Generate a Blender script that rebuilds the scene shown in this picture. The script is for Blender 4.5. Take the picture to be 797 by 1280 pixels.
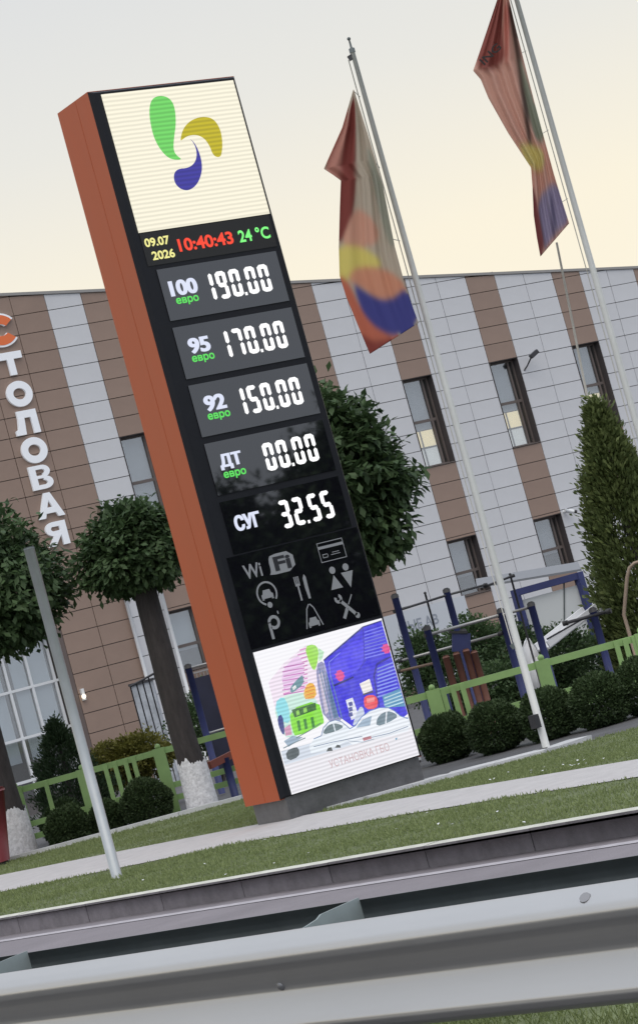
import bpy, math, random
import numpy as np
from mathutils import Vector, Matrix

random.seed(7); rng = np.random.default_rng(7)
for o in list(bpy.data.objects): bpy.data.objects.remove(o)
S = bpy.context.scene
COL = S.collection

# ------------------------------------------------------------------ camera
FPX = 3100.0                                   # focal length in photo pixels (797 x 1280)
CAM = np.array([-12.032, -19.346, 1.40]); YAW, PITCH, ROLL = .601, .055, -.268
_f = np.array([math.sin(YAW)*math.cos(PITCH), math.cos(YAW)*math.cos(PITCH), math.sin(PITCH)])
_r = np.array([math.cos(YAW), -math.sin(YAW), 0]); _u = np.cross(_r, _f)
CR = math.cos(ROLL)*_r + math.sin(ROLL)*_u; CU = -math.sin(ROLL)*_r + math.cos(ROLL)*_u; CF = _f
cd = bpy.data.cameras.new('camera'); cam = bpy.data.objects.new('camera', cd); COL.objects.link(cam)
cam.matrix_world = Matrix(((CR[0], CU[0], -CF[0], CAM[0]), (CR[1], CU[1], -CF[1], CAM[1]), (CR[2], CU[2], -CF[2], CAM[2]), (0, 0, 0, 1)))
cd.sensor_fit = 'VERTICAL'; cd.sensor_height = 24.0; cd.lens = 24.0*FPX/1280; cd.clip_start = .1; cd.clip_end = 3000
S.camera = cam
S.render.resolution_x, S.render.resolution_y = 637, 1024

# ------------------------------------------------------------------ sky, sun, exposure
SUN_EL, SUN_AZ = math.radians(58), math.radians(215)    # veiled sun, high over the road behind the camera (azimuth from +Y towards +X)
W = bpy.data.worlds.new('World'); S.world = W; W.use_nodes = True
nt = W.node_tree; nt.nodes.clear()
out = nt.nodes.new('ShaderNodeOutputWorld'); bg = nt.nodes.new('ShaderNodeBackground')
sky = nt.nodes.new('ShaderNodeTexSky'); sky.sky_type = 'NISHITA'; sky.sun_disc = False
sky.sun_elevation = SUN_EL; sky.sun_rotation = SUN_AZ; sky.air_density = 1.0; sky.dust_density = 3.0; sky.ozone_density = 1.0
veil = nt.nodes.new('ShaderNodeMixRGB'); veil.blend_type = 'MIX'; veil.inputs[0].default_value = .88   # thin even haze and high cloud over the clear sky
tcw = nt.nodes.new('ShaderNodeTexCoord'); sx = nt.nodes.new('ShaderNodeSeparateXYZ'); rampw = nt.nodes.new('ShaderNodeValToRGB')
nt.links.new(tcw.outputs['Generated'], sx.inputs[0]); nt.links.new(sx.outputs['Z'], rampw.inputs[0])
cr_ = rampw.color_ramp; cr_.elements[0].position = .0; cr_.elements[0].color = (1.0, .90, .70, 1); cr_.elements[1].position = 1.0; cr_.elements[1].color = (.84, .92, 1.06, 1)
for pos_, c_ in ((.15, (.97, .885, .70, 1)), (.22, (.82, .80, .735, 1)), (.30, (.72, .73, .735, 1)), (.55, (.80, .86, .95, 1))):
    e_ = cr_.elements.new(pos_); e_.color = c_
# the haze is warm towards the evening side (beyond the building) and cooler on the opposite side
cool = nt.nodes.new('ShaderNodeValToRGB'); ce = cool.color_ramp; ce.elements[0].color = (.70, .75, .84, 1); ce.elements[1].color = (.84, .92, 1.06, 1); nt.links.new(sx.outputs['Z'], cool.inputs[0])
az = nt.nodes.new('ShaderNodeMapRange'); az.interpolation_type = 'SMOOTHSTEP'; az.inputs['From Min'].default_value = -.35; az.inputs['From Max'].default_value = .55; nt.links.new(sx.outputs['Y'], az.inputs[0])
mixw = nt.nodes.new('ShaderNodeMixRGB'); nt.links.new(az.outputs[0], mixw.inputs[0]); nt.links.new(cool.outputs[0], mixw.inputs[1]); nt.links.new(rampw.outputs[0], mixw.inputs[2])
mul_ = nt.nodes.new('ShaderNodeVectorMath'); mul_.operation = 'SCALE'; mul_.inputs['Scale'].default_value = 11.0; nt.links.new(mixw.outputs[0], mul_.inputs[0]); nt.links.new(mul_.outputs[0], veil.inputs[2])
nt.links.new(sky.outputs[0], veil.inputs[1]); nt.links.new(veil.outputs[0], bg.inputs[0]); nt.links.new(bg.outputs[0], out.inputs[0])
bg.inputs[1].default_value = .10
sd = bpy.data.lights.new('sun', 'SUN'); sd.energy = 1.3; sd.angle = math.radians(60); sd.color = (1, .9, .76)
sun = bpy.data.objects.new('sun', sd); COL.objects.link(sun)
sdir = Vector((math.sin(SUN_AZ)*math.cos(SUN_EL), math.cos(SUN_AZ)*math.cos(SUN_EL), math.sin(SUN_EL)))
sun.rotation_euler = sdir.to_track_quat('Z', 'Y').to_euler(); sun.location = (0, 30, 30)
vs = S.view_settings; vs.view_transform = 'Standard'; vs.look = 'None'; vs.gamma = 1; vs.use_curve_mapping = False; vs.exposure = 0.0

# ------------------------------------------------------------------ pixel helpers (a pixel gives a direction; depth comes from planes)
def ray(px, py): return CF + CR*(px-398.5)/FPX + CU*(640-py)/FPX
def atY(px, py, y=0.0): d = ray(px, py); return CAM + d*((y-CAM[1])/d[1])
def atZ(px, py, z=0.0): d = ray(px, py); return CAM + d*((z-CAM[2])/d[2])
def atD(px, py, dep): return CAM + ray(px, py)*dep
def proj(P):
    d = np.asarray(P, float)-CAM; w = d@CF
    return 398.5+FPX*(d@CR)/w, 640-FPX*(d@CU)/w

# ------------------------------------------------------------------ materials
MATS = {}
def lin(c): return tuple(((v/255+.055)/1.055)**2.4 if v/255 > .04045 else v/255/12.92 for v in c)
def mat(name, col, rough=.6, metal=0, spec=.5, noise=0, nscale=8, bump=0, bscale=60, emit=None, es=0, ior=None, stretch=None):
    if name in MATS: return MATS[name]
    m = bpy.data.materials.new(name); m.use_nodes = True; n = m.node_tree; b = n.nodes['Principled BSDF']
    b.inputs['Base Color'].default_value = (*col, 1); b.inputs['Roughness'].default_value = rough
    b.inputs['Metallic'].default_value = metal; b.inputs['Specular IOR Level'].default_value = spec
    if ior: b.inputs['IOR'].default_value = ior
    tc = None
    if noise or bump:
        tc = n.nodes.new('ShaderNodeTexCoord'); mp = n.nodes.new('ShaderNodeMapping'); n.links.new(tc.outputs['Object'], mp.inputs[0])
        if stretch: mp.inputs['Scale'].default_value = stretch
    if noise:
        t = n.nodes.new('ShaderNodeTexNoise'); t.inputs['Scale'].default_value = nscale; t.inputs['Detail'].default_value = 6; t.inputs['Roughness'].default_value = .65
        n.links.new(mp.outputs[0], t.inputs[0])
        r = n.nodes.new('ShaderNodeMapRange'); r.inputs['From Min'].default_value = .25; r.inputs['From Max'].default_value = .75
        r.inputs['To Min'].default_value = 1-noise; r.inputs['To Max'].default_value = 1+noise
        n.links.new(t.outputs[0], r.inputs[0])
        oi = n.nodes.new('ShaderNodeObjectInfo'); r2 = n.nodes.new('ShaderNodeMapRange'); r2.inputs['To Min'].default_value = 1-noise*.35; r2.inputs['To Max'].default_value = 1+noise*.35
        n.links.new(oi.outputs['Random'], r2.inputs[0])
        mu = n.nodes.new('ShaderNodeMath'); mu.operation = 'MULTIPLY'; n.links.new(r.outputs[0], mu.inputs[0]); n.links.new(r2.outputs[0], mu.inputs[1])
        x = n.nodes.new('ShaderNodeVectorMath'); x.operation = 'SCALE'; x.inputs[0].default_value = col; n.links.new(mu.outputs[0], x.inputs['Scale'])
        n.links.new(x.outputs[0], b.inputs['Base Color'])
        rr = n.nodes.new('ShaderNodeMapRange'); rr.inputs['To Min'].default_value = max(.02, rough-.12*min(1, rough*2)); rr.inputs['To Max'].default_value = min(1, rough+.12*min(1, rough*2))
        n.links.new(t.outputs[0], rr.inputs[0]); n.links.new(rr.outputs[0], b.inputs['Roughness'])
    if bump:
        t2 = n.nodes.new('ShaderNodeTexNoise'); t2.inputs['Scale'].default_value = bscale; t2.inputs['Detail'].default_value = 4
        n.links.new(mp.outputs[0], t2.inputs[0]); bu = n.nodes.new('ShaderNodeBump'); bu.inputs['Strength'].default_value = bump; bu.inputs['Distance'].default_value = .02
        n.links.new(t2.outputs[0], bu.inputs['Height']); n.links.new(bu.outputs[0], b.inputs['Normal'])
    if emit is not None:
        b.inputs['Emission Color'].default_value = (*emit, 1); b.inputs['Emission Strength'].default_value = es
    MATS[name] = m; return m
def led(name, col, es=1.0, stripes=0, dark=.65, axis='Z', freq=60):
    """lit LED matrix: emission with the fine row structure of the modules"""
    if name in MATS: return MATS[name]
    m = bpy.data.materials.new(name); m.use_nodes = True; n = m.node_tree; b = n.nodes['Principled BSDF']
    b.inputs['Base Color'].default_value = (.01, .01, .012, 1); b.inputs['Roughness'].default_value = .5
    b.inputs['Emission Strength'].default_value = es; b.inputs['Emission Color'].default_value = (*col, 1)
    if stripes:
        tc = n.nodes.new('ShaderNodeTexCoord'); w = n.nodes.new('ShaderNodeTexWave'); w.bands_direction = axis; w.inputs['Scale'].default_value = freq; w.inputs['Distortion'].default_value = .6; w.inputs['Detail Scale'].default_value = .6
        n.links.new(tc.outputs['Object'], w.inputs[0]); mx = n.nodes.new('ShaderNodeMixRGB')
        mx.inputs[1].default_value = (*[c*dark for c in col], 1); mx.inputs[2].default_value = (*col, 1); n.links.new(w.outputs[0], mx.inputs[0]); n.links.new(mx.outputs[0], b.inputs['Emission Color'])
    MATS[name] = m; return m
def led_attr(name, es=1.0):
    m = bpy.data.materials.new(name); m.use_nodes = True; n = m.node_tree; b = n.nodes['Principled BSDF']
    b.inputs['Base Color'].default_value = (.01, .01, .012, 1); b.inputs['Emission Strength'].default_value = es
    a = n.nodes.new('ShaderNodeVertexColor'); a.layer_name = 'col'; MATS[name] = m
    tc = n.nodes.new('ShaderNodeTexCoord'); no = n.nodes.new('ShaderNodeTexNoise'); no.inputs['Scale'].default_value = 7; no.inputs['Detail'].default_value = 5; no.inputs['Roughness'].default_value = .75; n.links.new(tc.outputs['Object'], no.inputs[0])
    cr = n.nodes.new('ShaderNodeMapRange'); cr.inputs['From Min'].default_value = .35; cr.inputs['From Max'].default_value = .7; cr.inputs['To Min'].default_value = 0; cr.inputs['To Max'].default_value = .10; n.links.new(no.outputs[0], cr.inputs[0])
    mx = n.nodes.new('ShaderNodeMixRGB'); mx.inputs[2].default_value = (.93, .95, 1, 1); n.links.new(cr.outputs[0], mx.inputs[0]); n.links.new(a.outputs[0], mx.inputs[1])
    w = n.nodes.new('ShaderNodeTexWave'); w.bands_direction = 'Z'; w.inputs['Scale'].default_value = 9; w.inputs['Distortion'].default_value = .8; n.links.new(tc.outputs['Object'], w.inputs[0])
    m2 = n.nodes.new('ShaderNodeMapRange'); m2.inputs['To Min'].default_value = .82; m2.inputs['To Max'].default_value = 1.05; n.links.new(w.outputs[0], m2.inputs[0])
    sc = n.nodes.new('ShaderNodeVectorMath'); sc.operation = 'SCALE'; n.links.new(mx.outputs[0], sc.inputs[0]); n.links.new(m2.outputs[0], sc.inputs['Scale']); n.links.new(sc.outputs[0], b.inputs['Emission Color']); return m
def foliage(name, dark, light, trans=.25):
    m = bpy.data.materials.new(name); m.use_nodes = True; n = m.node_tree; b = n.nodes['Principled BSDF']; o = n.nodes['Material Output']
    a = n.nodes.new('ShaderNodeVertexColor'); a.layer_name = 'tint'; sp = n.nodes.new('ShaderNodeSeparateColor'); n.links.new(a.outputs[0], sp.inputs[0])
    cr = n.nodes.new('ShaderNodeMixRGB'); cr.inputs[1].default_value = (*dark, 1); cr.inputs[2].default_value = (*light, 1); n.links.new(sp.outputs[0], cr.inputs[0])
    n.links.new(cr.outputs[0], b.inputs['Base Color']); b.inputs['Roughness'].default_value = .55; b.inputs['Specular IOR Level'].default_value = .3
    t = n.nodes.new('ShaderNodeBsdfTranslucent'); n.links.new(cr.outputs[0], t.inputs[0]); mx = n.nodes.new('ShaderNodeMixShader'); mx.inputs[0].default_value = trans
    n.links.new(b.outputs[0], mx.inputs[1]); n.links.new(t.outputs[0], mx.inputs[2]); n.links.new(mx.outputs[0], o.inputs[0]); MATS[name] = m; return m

M_ORANGE = mat('orange_sheet', (.41, .073, .016), .42, spec=.5, noise=.07, nscale=1.3, stretch=(1, 1, .4))
M_BLACK = mat('black_frame', (.012, .013, .017), .45, spec=.2, noise=.15, nscale=4)
M_GLASS = mat('black_acrylic', (.006, .006, .009), .03, spec=.5, ior=1.95)
M_ICON = mat('icon_film', (.27, .28, .30), .6)
M_ICOND = mat('icon_dark', (.015, .015, .02), .5)
M_PLINTH = mat('plinth_granite', (.10, .10, .105), .35, noise=.25, nscale=14, bump=.1)
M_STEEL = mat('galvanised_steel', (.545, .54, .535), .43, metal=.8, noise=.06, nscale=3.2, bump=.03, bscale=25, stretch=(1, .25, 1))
M_STEELD = mat('dark_shaded_steel', (.12, .14, .145), .6, metal=.3, noise=.2, nscale=6)  # dark steel for small fittings; also carries the back beam's shade as colour
M_BOLT = mat('bolt_steel', (.30, .30, .31), .5, metal=.7)
M_WHITEP = mat('white_composite_panel', (.61, .615, .635), .42, spec=.4, noise=.05, nscale=1.6)
M_BROWNP = mat('brown_composite_panel', (.30, .215, .172), .5, spec=.35, noise=.08, nscale=1.8)
M_SUBF = mat('facade_subframe', (.13, .12, .12), .8)
M_ROOF = mat('roof_metal', (.30, .29, .28), .5)
M_FRAMEB = mat('window_frame_brown', (.14, .115, .105), .5)
M_REVEAL = mat('window_reveal', (.07, .06, .06), .6)
M_PANE = mat('window_pane', (.05, .055, .06), .05, spec=.9, ior=1.7)
def glass_mat(name, tint, refl):
    m = bpy.data.materials.new(name); m.use_nodes = True; n = m.node_tree; n.nodes.clear(); o = n.nodes.new('ShaderNodeOutputMaterial')
    t = n.nodes.new('ShaderNodeBsdfTransparent'); t.inputs[0].default_value = (*tint, 1); g = n.nodes.new('ShaderNodeBsdfGlossy'); g.inputs['Roughness'].default_value = .02
    mx = n.nodes.new('ShaderNodeMixShader'); mx.inputs[0].default_value = refl; n.links.new(t.outputs[0], mx.inputs[1]); n.links.new(g.outputs[0], mx.inputs[2]); n.links.new(mx.outputs[0], o.inputs[0]); MATS[name] = m; return m
M_CLEAR = glass_mat('clear_pane', (.85, .87, .87), .22)
M_BLIND = mat('roller_blind', (.52, .54, .60), .8, noise=.06, nscale=3)
M_BLINDW = mat('white_blind', (.66, .72, .80), .8)
M_LIT = mat('lit_room', (.6, .5, .3), .8, emit=(1.0, .83, .50), es=.85)
M_LITW = mat('lit_room_white', (.6, .6, .6), .8, emit=(.8, .8, .78), es=.55)
M_ALU = mat('white_aluminium', (.72, .74, .76), .4)
M_SIGNW = mat('sign_white', (.80, .82, .86), .4, emit=(.9, .94, 1), es=.12)
M_SIGNO = mat('sign_orange', (.68, .15, .04), .4, emit=(1, .2, .06), es=.08)
M_BLUE = mat('playground_blue', (.035, .045, .15), .55, noise=.2, nscale=5)
M_CAP = mat('cap_black', (.03, .03, .032), .6)
M_BAR = mat('grip_bar_steel', (.38, .37, .36), .4, metal=.6)
M_BARB = mat('bar_brown', (.20, .13, .09), .6)
M_ORPOST = mat('terracotta_post', (.19, .08, .055), .6, noise=.15, nscale=6)
M_GREENF = mat('green_fence_paint', (.27, .43, .155), .5, noise=.12, nscale=5)
M_FLAGPOLE = mat('flagpole_paint', (.62, .63, .62), .4, noise=.06, nscale=4)
M_POST = mat('grey_post', (.42, .45, .47), .45, metal=.3, noise=.1, nscale=5)
M_BARK = mat('bark', (.050, .043, .042), .9, noise=.4, nscale=18, bump=.8, bscale=40, stretch=(1, 1, .25))
M_LIME = mat('limewash', (.68, .68, .69), .9, noise=.35, nscale=22, bump=.6, bscale=40)
M_RED = mat('red_bin', (.16, .016, .02), .45)
M_WHITE = mat('white_plastic', (.75, .76, .78), .5)
M_ROPE = mat('rope', (.55, .54, .5), .8)
M_DARK = mat('dark_iron', (.035, .035, .04), .5)
M_ASPH = mat('asphalt', (.235, .215, .235), .8, noise=.16, nscale=1.5, bump=.3, bscale=120)
M_YARD = mat('yard_paving', (.105, .105, .11), .85, noise=.25, nscale=2.5, bump=.2, bscale=40)
M_WALK = mat('pavement_tiles', (.46, .445, .445), .85, noise=.12, nscale=5, bump=.2, bscale=50)
M_KERB = mat('kerb_concrete', (.20, .185, .20), .85, noise=.3, nscale=7, bump=.25, bscale=60)
M_KERBTOP = mat('kerb_top_pale', (.58, .58, .52), .85, noise=.2, nscale=9)  # paler tone for the top face of each kerb stone
M_PALEK = mat('pale_concrete', (.56, .57, .58), .8, noise=.14, nscale=6, bump=.1)
M_LINE = mat('road_line_worn', (.42, .40, .43), .8, noise=.2, nscale=9)
M_SOIL = mat('turf_soil', (.14, .17, .078), .95, noise=.4, nscale=5, bump=.5, bscale=50)
M_FAR = mat('far_ground', (.10, .11, .07), .95, noise=.3, nscale=.5)
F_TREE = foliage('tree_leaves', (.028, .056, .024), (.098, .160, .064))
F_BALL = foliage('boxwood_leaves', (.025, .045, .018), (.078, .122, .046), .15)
F_THUJA = foliage('thuja_sprays', (.060, .088, .028), (.185, .225, .078), .2)
F_DTHUJA = foliage('dark_thuja_sprays', (.02, .04, .018), (.055, .09, .04), .2)
F_YEL = foliage('golden_shrub_leaves', (.07, .075, .015), (.21, .20, .045), .25)
F_GRASS = foliage('grass_blades', (.15, .19, .08), (.31, .37, .16), .35)

# ------------------------------------------------------------------ mesh helpers
def link(o, parent=None):
    COL.objects.link(o)
    if parent is not None: o.parent = parent
    return o
def tag(o, label=None, cat=None, group=None, kind=None):
    if label: o['label'] = label
    if cat: o['category'] = cat
    if group: o['group'] = group
    if kind: o['kind'] = kind
    return o
def empty(name, loc=(0, 0, 0), label=None, cat=None, group=None):
    o = bpy.data.objects.new(name, None); o.location = loc; o.empty_display_size = .1; link(o); tag(o, label, cat, group); return o
def world(o):
    return o.matrix_basis.copy() if o.parent is None else world(o.parent) @ o.matrix_parent_inverse @ o.matrix_basis
class MB:
    def __init__(s): s.v = []; s.f = []; s.m = []; s.smooth = []
    def add(s, vs, fs, m=0, sm=False):
        b = len(s.v); s.v += [tuple(map(float, v)) for v in vs]
        for f in fs: s.f.append([b+i for i in f]); s.m.append(m); s.smooth.append(sm)
        return s
    def box(s, x0, x1, y0, y1, z0, z1, m=0):
        return s.add([(x0,y0,z0),(x1,y0,z0),(x1,y1,z0),(x0,y1,z0),(x0,y0,z1),(x1,y0,z1),(x1,y1,z1),(x0,y1,z1)],
                     [(0,3,2,1),(4,5,6,7),(0,1,5,4),(1,2,6,5),(2,3,7,6),(3,0,4,7)], m)
    def beam(s, p0, p1, w, h, up=(0, 0, 1), m=0):
        p0 = np.array(p0, float); p1 = np.array(p1, float); d = p1-p0; d /= np.linalg.norm(d)
        a = np.cross(d, up); a /= np.linalg.norm(a); b = np.cross(a, d); a *= w/2; b *= h/2
        vs = [p0-a-b, p0+a-b, p0+a+b, p0-a+b, p1-a-b, p1+a-b, p1+a+b, p1-a+b]
        return s.add(vs, [(0,1,2,3),(7,6,5,4),(0,4,5,1),(1,5,6,2),(2,6,7,3),(3,7,4,0)], m)
    def tube(s, pts, rad, n=10, m=0, cap=True):
        pts = [np.array(p, float) for p in pts]; k = len(pts)
        if not hasattr(rad, '__len__'): rad = [rad]*k
        rings = []; b = len(s.v)
        d0 = pts[1]-pts[0]; ref = np.array([0, 0, 1.]) if abs(d0[2]) < .9*np.linalg.norm(d0) else np.array([1., 0, 0])
        for i in range(k):
            d = pts[min(i+1, k-1)]-pts[max(i-1, 0)]; d = d/np.linalg.norm(d)
            a = np.cross(d, ref); a /= np.linalg.norm(a); c = np.cross(d, a)
            for j in range(n):
                t = 2*math.pi*j/n; s.v.append(tuple(pts[i]+rad[i]*(math.cos(t)*a+math.sin(t)*c)))
        for i in range(k-1):
            for j in range(n):
                s.f.append([b+i*n+j, b+i*n+(j+1) % n, b+(i+1)*n+(j+1) % n, b+(i+1)*n+j]); s.m.append(m); s.smooth.append(True)
        if cap:
            s.f.append([b+j for j in range(n)]); s.f.append([b+(k-1)*n+j for j in range(n)][::-1]); s.m += [m, m]; s.smooth += [False, False]
        return s
    def poly(s, pts, y, m=0, dep=0):          # polygon in the x-z plane facing -Y at depth y (optionally extruded)
        n = len(pts); s.add([(p[0], y, p[1]) for p in pts], [list(range(n))], m)
        if dep: s.add([(p[0], y, p[1]) for p in pts]+[(p[0], y+dep, p[1]) for p in pts], [(i, (i+1) % n, n+(i+1) % n, n+i) for i in range(n)], m)
        return s
    def sphere(s, c, r, nu=16, nv=10, m=0, sc=(1, 1, 1)):
        b = len(s.v)
        for i in range(nv+1):
            th = math.pi*i/nv
            for j in range(nu):
                ph = 2*math.pi*j/nu; s.v.append((c[0]+r*sc[0]*math.sin(th)*math.cos(ph), c[1]+r*sc[1]*math.sin(th)*math.sin(ph), c[2]+r*sc[2]*math.cos(th)))
        for i in range(nv):
            for j in range(nu):
                s.f.append([b+i*nu+j, b+(i+1)*nu+j, b+(i+1)*nu+(j+1) % nu, b+i*nu+(j+1) % nu]); s.m.append(m); s.smooth.append(True)
        return s
    def mesh(s, name, mats):
        me = bpy.data.meshes.new(name); me.from_pydata(s.v, [], s.f)
        for mm in (mats if isinstance(mats, (list, tuple)) else [mats]): me.materials.append(mm)
        me.polygons.foreach_set('material_index', s.m); me.polygons.foreach_set('use_smooth', s.smooth); me.update(); return me
    def build(s, name, mats, parent=None, org=None):
        if org is None and parent is not None and s.v: pass
        me = s.mesh(name, mats); o = bpy.data.objects.new(name, me); link(o, parent)
        if org is not None:
            me.transform(Matrix.Translation(-Vector([float(q) for q in org]))); o.location = [float(q) for q in org]
        elif parent is not None:
            o.matrix_parent_inverse = world(parent).inverted()
        return o
def wparent(o, parent):     # parent keeping the world-space coordinates of the mesh
    o.parent = parent; o.matrix_parent_inverse = world(parent).inverted(); return o

# text as mesh ------------------------------------------------------
def text_verts(s, bold=0.0, ext=0.0):
    c = bpy.data.curves.new('t', 'FONT'); c.body = s; c.offset = bold; c.extrude = ext; c.resolution_u = 4
    o = bpy.data.objects.new('t', c); COL.objects.link(o); dg = bpy.context.evaluated_depsgraph_get()
    me = bpy.data.meshes.new_from_object(o.evaluated_get(dg)); bpy.data.objects.remove(o); bpy.data.curves.remove(c)
    V = np.array([v.co[:] for v in me.vertices]); Fs = [list(p.vertices) for p in me.polygons]; bpy.data.meshes.remove(me); return V, Fs
def text(name, s, m, parent, cx, cz, w, h, y, bold=.02, depth=0.0, dup=()):
    """flat lettering in the x-z plane at depth y, stretched into a w x h box centred on (cx, cz)"""
    V, Fs = text_verts(s, bold, .1 if depth else 0); lo, hi = V.min(0), V.max(0)
    X = (V[:, 0]-(lo[0]+hi[0])/2)*w/(hi[0]-lo[0])+cx; Z = (V[:, 1]-(lo[1]+hi[1])/2)*h/(hi[1]-lo[1])+cz
    Yv = y-(V[:, 2]/.2+.5)*depth if depth else np.full(len(V), y)
    mb = MB(); mb.add(np.stack([X, Yv, Z], 1), Fs)
    for i, (dx, dz) in enumerate(dup): mb.add(np.stack([X+dx, Yv-.0003*(i+1), Z+dz], 1), Fs)
    return mb.build(name, m, parent)

# leaves ------------------------------------------------------------
def leaf_mesh(name, P, Dv, Nn, L, Wd, tint, m):
    """one folded rhombic leaf (two triangles) per point: P base, Dv direction, Nn normal hint"""
    n = len(P); Dv = Dv/np.linalg.norm(Dv, axis=1)[:, None]; A = np.cross(Dv, Nn); A /= np.linalg.norm(A, axis=1)[:, None]+1e-9
    N2 = np.cross(A, Dv); L = np.broadcast_to(L, n)[:, None]; Wd = np.broadcast_to(Wd, n)[:, None]
    V = np.empty((n, 4, 3)); V[:, 0] = P; V[:, 1] = P+Dv*L*.55+A*Wd/2+N2*L*.08; V[:, 2] = P+Dv*L; V[:, 3] = P+Dv*L*.55-A*Wd/2+N2*L*.08
    me = bpy.data.meshes.new(name); me.vertices.add(4*n); me.vertices.foreach_set('co', V.ravel())
    idx = np.arange(n)[:, None]*4; T = np.concatenate([idx+[0, 1, 2], idx+[0, 2, 3]], 1).ravel()
    me.loops.add(6*n); me.loops.foreach_set('vertex_index', T.astype(np.int32)); me.polygons.add(2*n); me.polygons.foreach_set('loop_start', np.arange(0, 6*n, 3, dtype=np.int32))
    ca = me.color_attributes.new('tint', 'FLOAT_COLOR', 'POINT'); t4 = np.repeat(np.clip(tint, 0, 1), 4); ca.data.foreach_set('color', np.stack([t4, t4, t4, np.ones_like(t4)], 1).ravel())
    me.materials.append(m); me.update(); me.validate(); return me
def unit(n):
    v = rng.normal(size=(n, 3)); return v/np.linalg.norm(v, axis=1)[:, None]
def add_mesh(name, me, parent):
    o = bpy.data.objects.new(name, me); link(o); wparent(o, parent); return o

# ================================================================== the setting
SK = -.109
def rd(pts): return [(p[0]+SK*(p[1]+6.0), p[1]) for p in pts]         # the road runs slightly off the tower's own axis
def sheet(name, poly, z, m, kind='structure', parent=None, thick=0):
    mb = MB(); n = len(poly)
    if thick:
        mb.add([(p[0], p[1], z) for p in poly]+[(p[0], p[1], z-thick) for p in poly], [list(range(n))]+[((i+1) % n, i, n+i, n+(i+1) % n) for i in range(n)])
    else: mb.add([(p[0], p[1], z) for p in poly], [list(range(n))])
    o = mb.build(name, m, parent)
    if parent is None: o['kind'] = kind
    return o
RZ = -.13                                                        # road level, 18 cm below the verge
sheet('ground', [(-600, -600), (600, -600), (600, 600), (-600, 600)], -.30, M_FAR)
sheet('road', rd([(-6.2, -120), (-2.79, -120), (-2.79, 160), (-6.2, 160)]), RZ, M_ASPH)
o = sheet('road_marking', rd([(-3.13, -120), (-3.03, -120), (-3.03, 160), (-3.13, 160)]), RZ+.004, M_LINE)
sheet('median', rd([(-8.6, -120), (-6.2, -120), (-6.2, 160), (-8.6, 160)]), -.08, M_SOIL, thick=.5)
sheet('road_near', rd([(-22, -120), (-8.62, -120), (-8.62, 160), (-22, 160)]), RZ-.004, mat('asphalt_dark', (.045, .045, .048), .85, noise=.2, nscale=2, bump=.3, bscale=120))
sheet('yard', rd([(-2.68, -120), (80, -120), (80, 160), (-2.68, 160)]), -.075, M_YARD)
VERGE = rd([(-2.66, -30)])+[(-.6, -30), (-1.0, -7), (-.93, -3.5), (-1.0, -1), (-1.75, 2.6), (-2.9, 9)]+rd([(-2.66, 14), (-2.66, 11.5), (-2.66, -5)])
sheet('verge', VERGE, .0, M_SOIL)
WALK = [(-.6, -30), (.5, -30), (.05, -5), (.17, -2), (.2, 0), (-.1, 3), (-.5, 6), (-1.4, 12), (-3.2, 22), (-4.2, 22), (-2.9, 9), (-1.75, 2.6), (-1.0, -1), (-.93, -3.5), (-1.0, -7)]
sheet('pavement', WALK, .006, M_WALK)
def gz(x): return -.06*np.clip((np.asarray(x)-.05)/1.95, 0, 1)       # the lawn falls gently towards the flagpoles
LAWN_R = [(.05, -5.0), (.17, -2), (.22, -.1), (.45, .02), (.85, -.28), (1.4, -.55), (2.35, -.85), (2.8, -1.15), (3.3, -1.6), (4.6, -3.2), (5.4, -6), (5.6, -30), (.5, -30)]
LAWN_L = [(.2, .5), (.0, 2), (-.1, 3), (-.5, 6), (-.95, 9.2), (.72, 7.75), (1.83, 6.7), (2.95, 5.6), (2.2, 3.5), (1.2, .9)]
def clip_x(poly, xc, keep_less):
    res = []
    for i in range(len(poly)):
        p, q = poly[i], poly[(i+1) % len(poly)]; pi, qi = (p[0] <= xc) == keep_less, (q[0] <= xc) == keep_less
        if pi: res.append(p)
        if pi != qi: t_ = (xc-p[0])/(q[0]-p[0]); res.append((xc, p[1]+t_*(q[1]-p[1])))
    return res
mb = MB()
for part in (clip_x(LAWN_R, 2.0, True), clip_x(LAWN_R, 2.0, False)): mb.add([(p[0], p[1], float(gz(p[0]))) for p in part], [list(range(len(part)))])
mb.build('lawn_front', M_SOIL)['kind'] = 'structure'; sheet('lawn_back', LAWN_L, .0, M_SOIL)

# kerb of the road: one stone per metre
kerb = empty('kerb', (-2.66, 0, 0)); kerb['kind'] = 'structure'
km = MB().box(-.14, .0, .001, .999, -.30, .016); kmesh = km.mesh('kerb_stone', [M_KERB, M_KERBTOP]); kmesh.polygons[1].material_index = 1
for i in range(-14, 26):
    k = bpy.data.objects.new('kerb_stone', kmesh); link(k); k.location = (-2.66+SK*(i+6)+random.uniform(-.0012, .0012), i, random.uniform(-.001, .001)); k.rotation_euler.z = -math.atan(SK); wparent(k, kerb)
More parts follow.
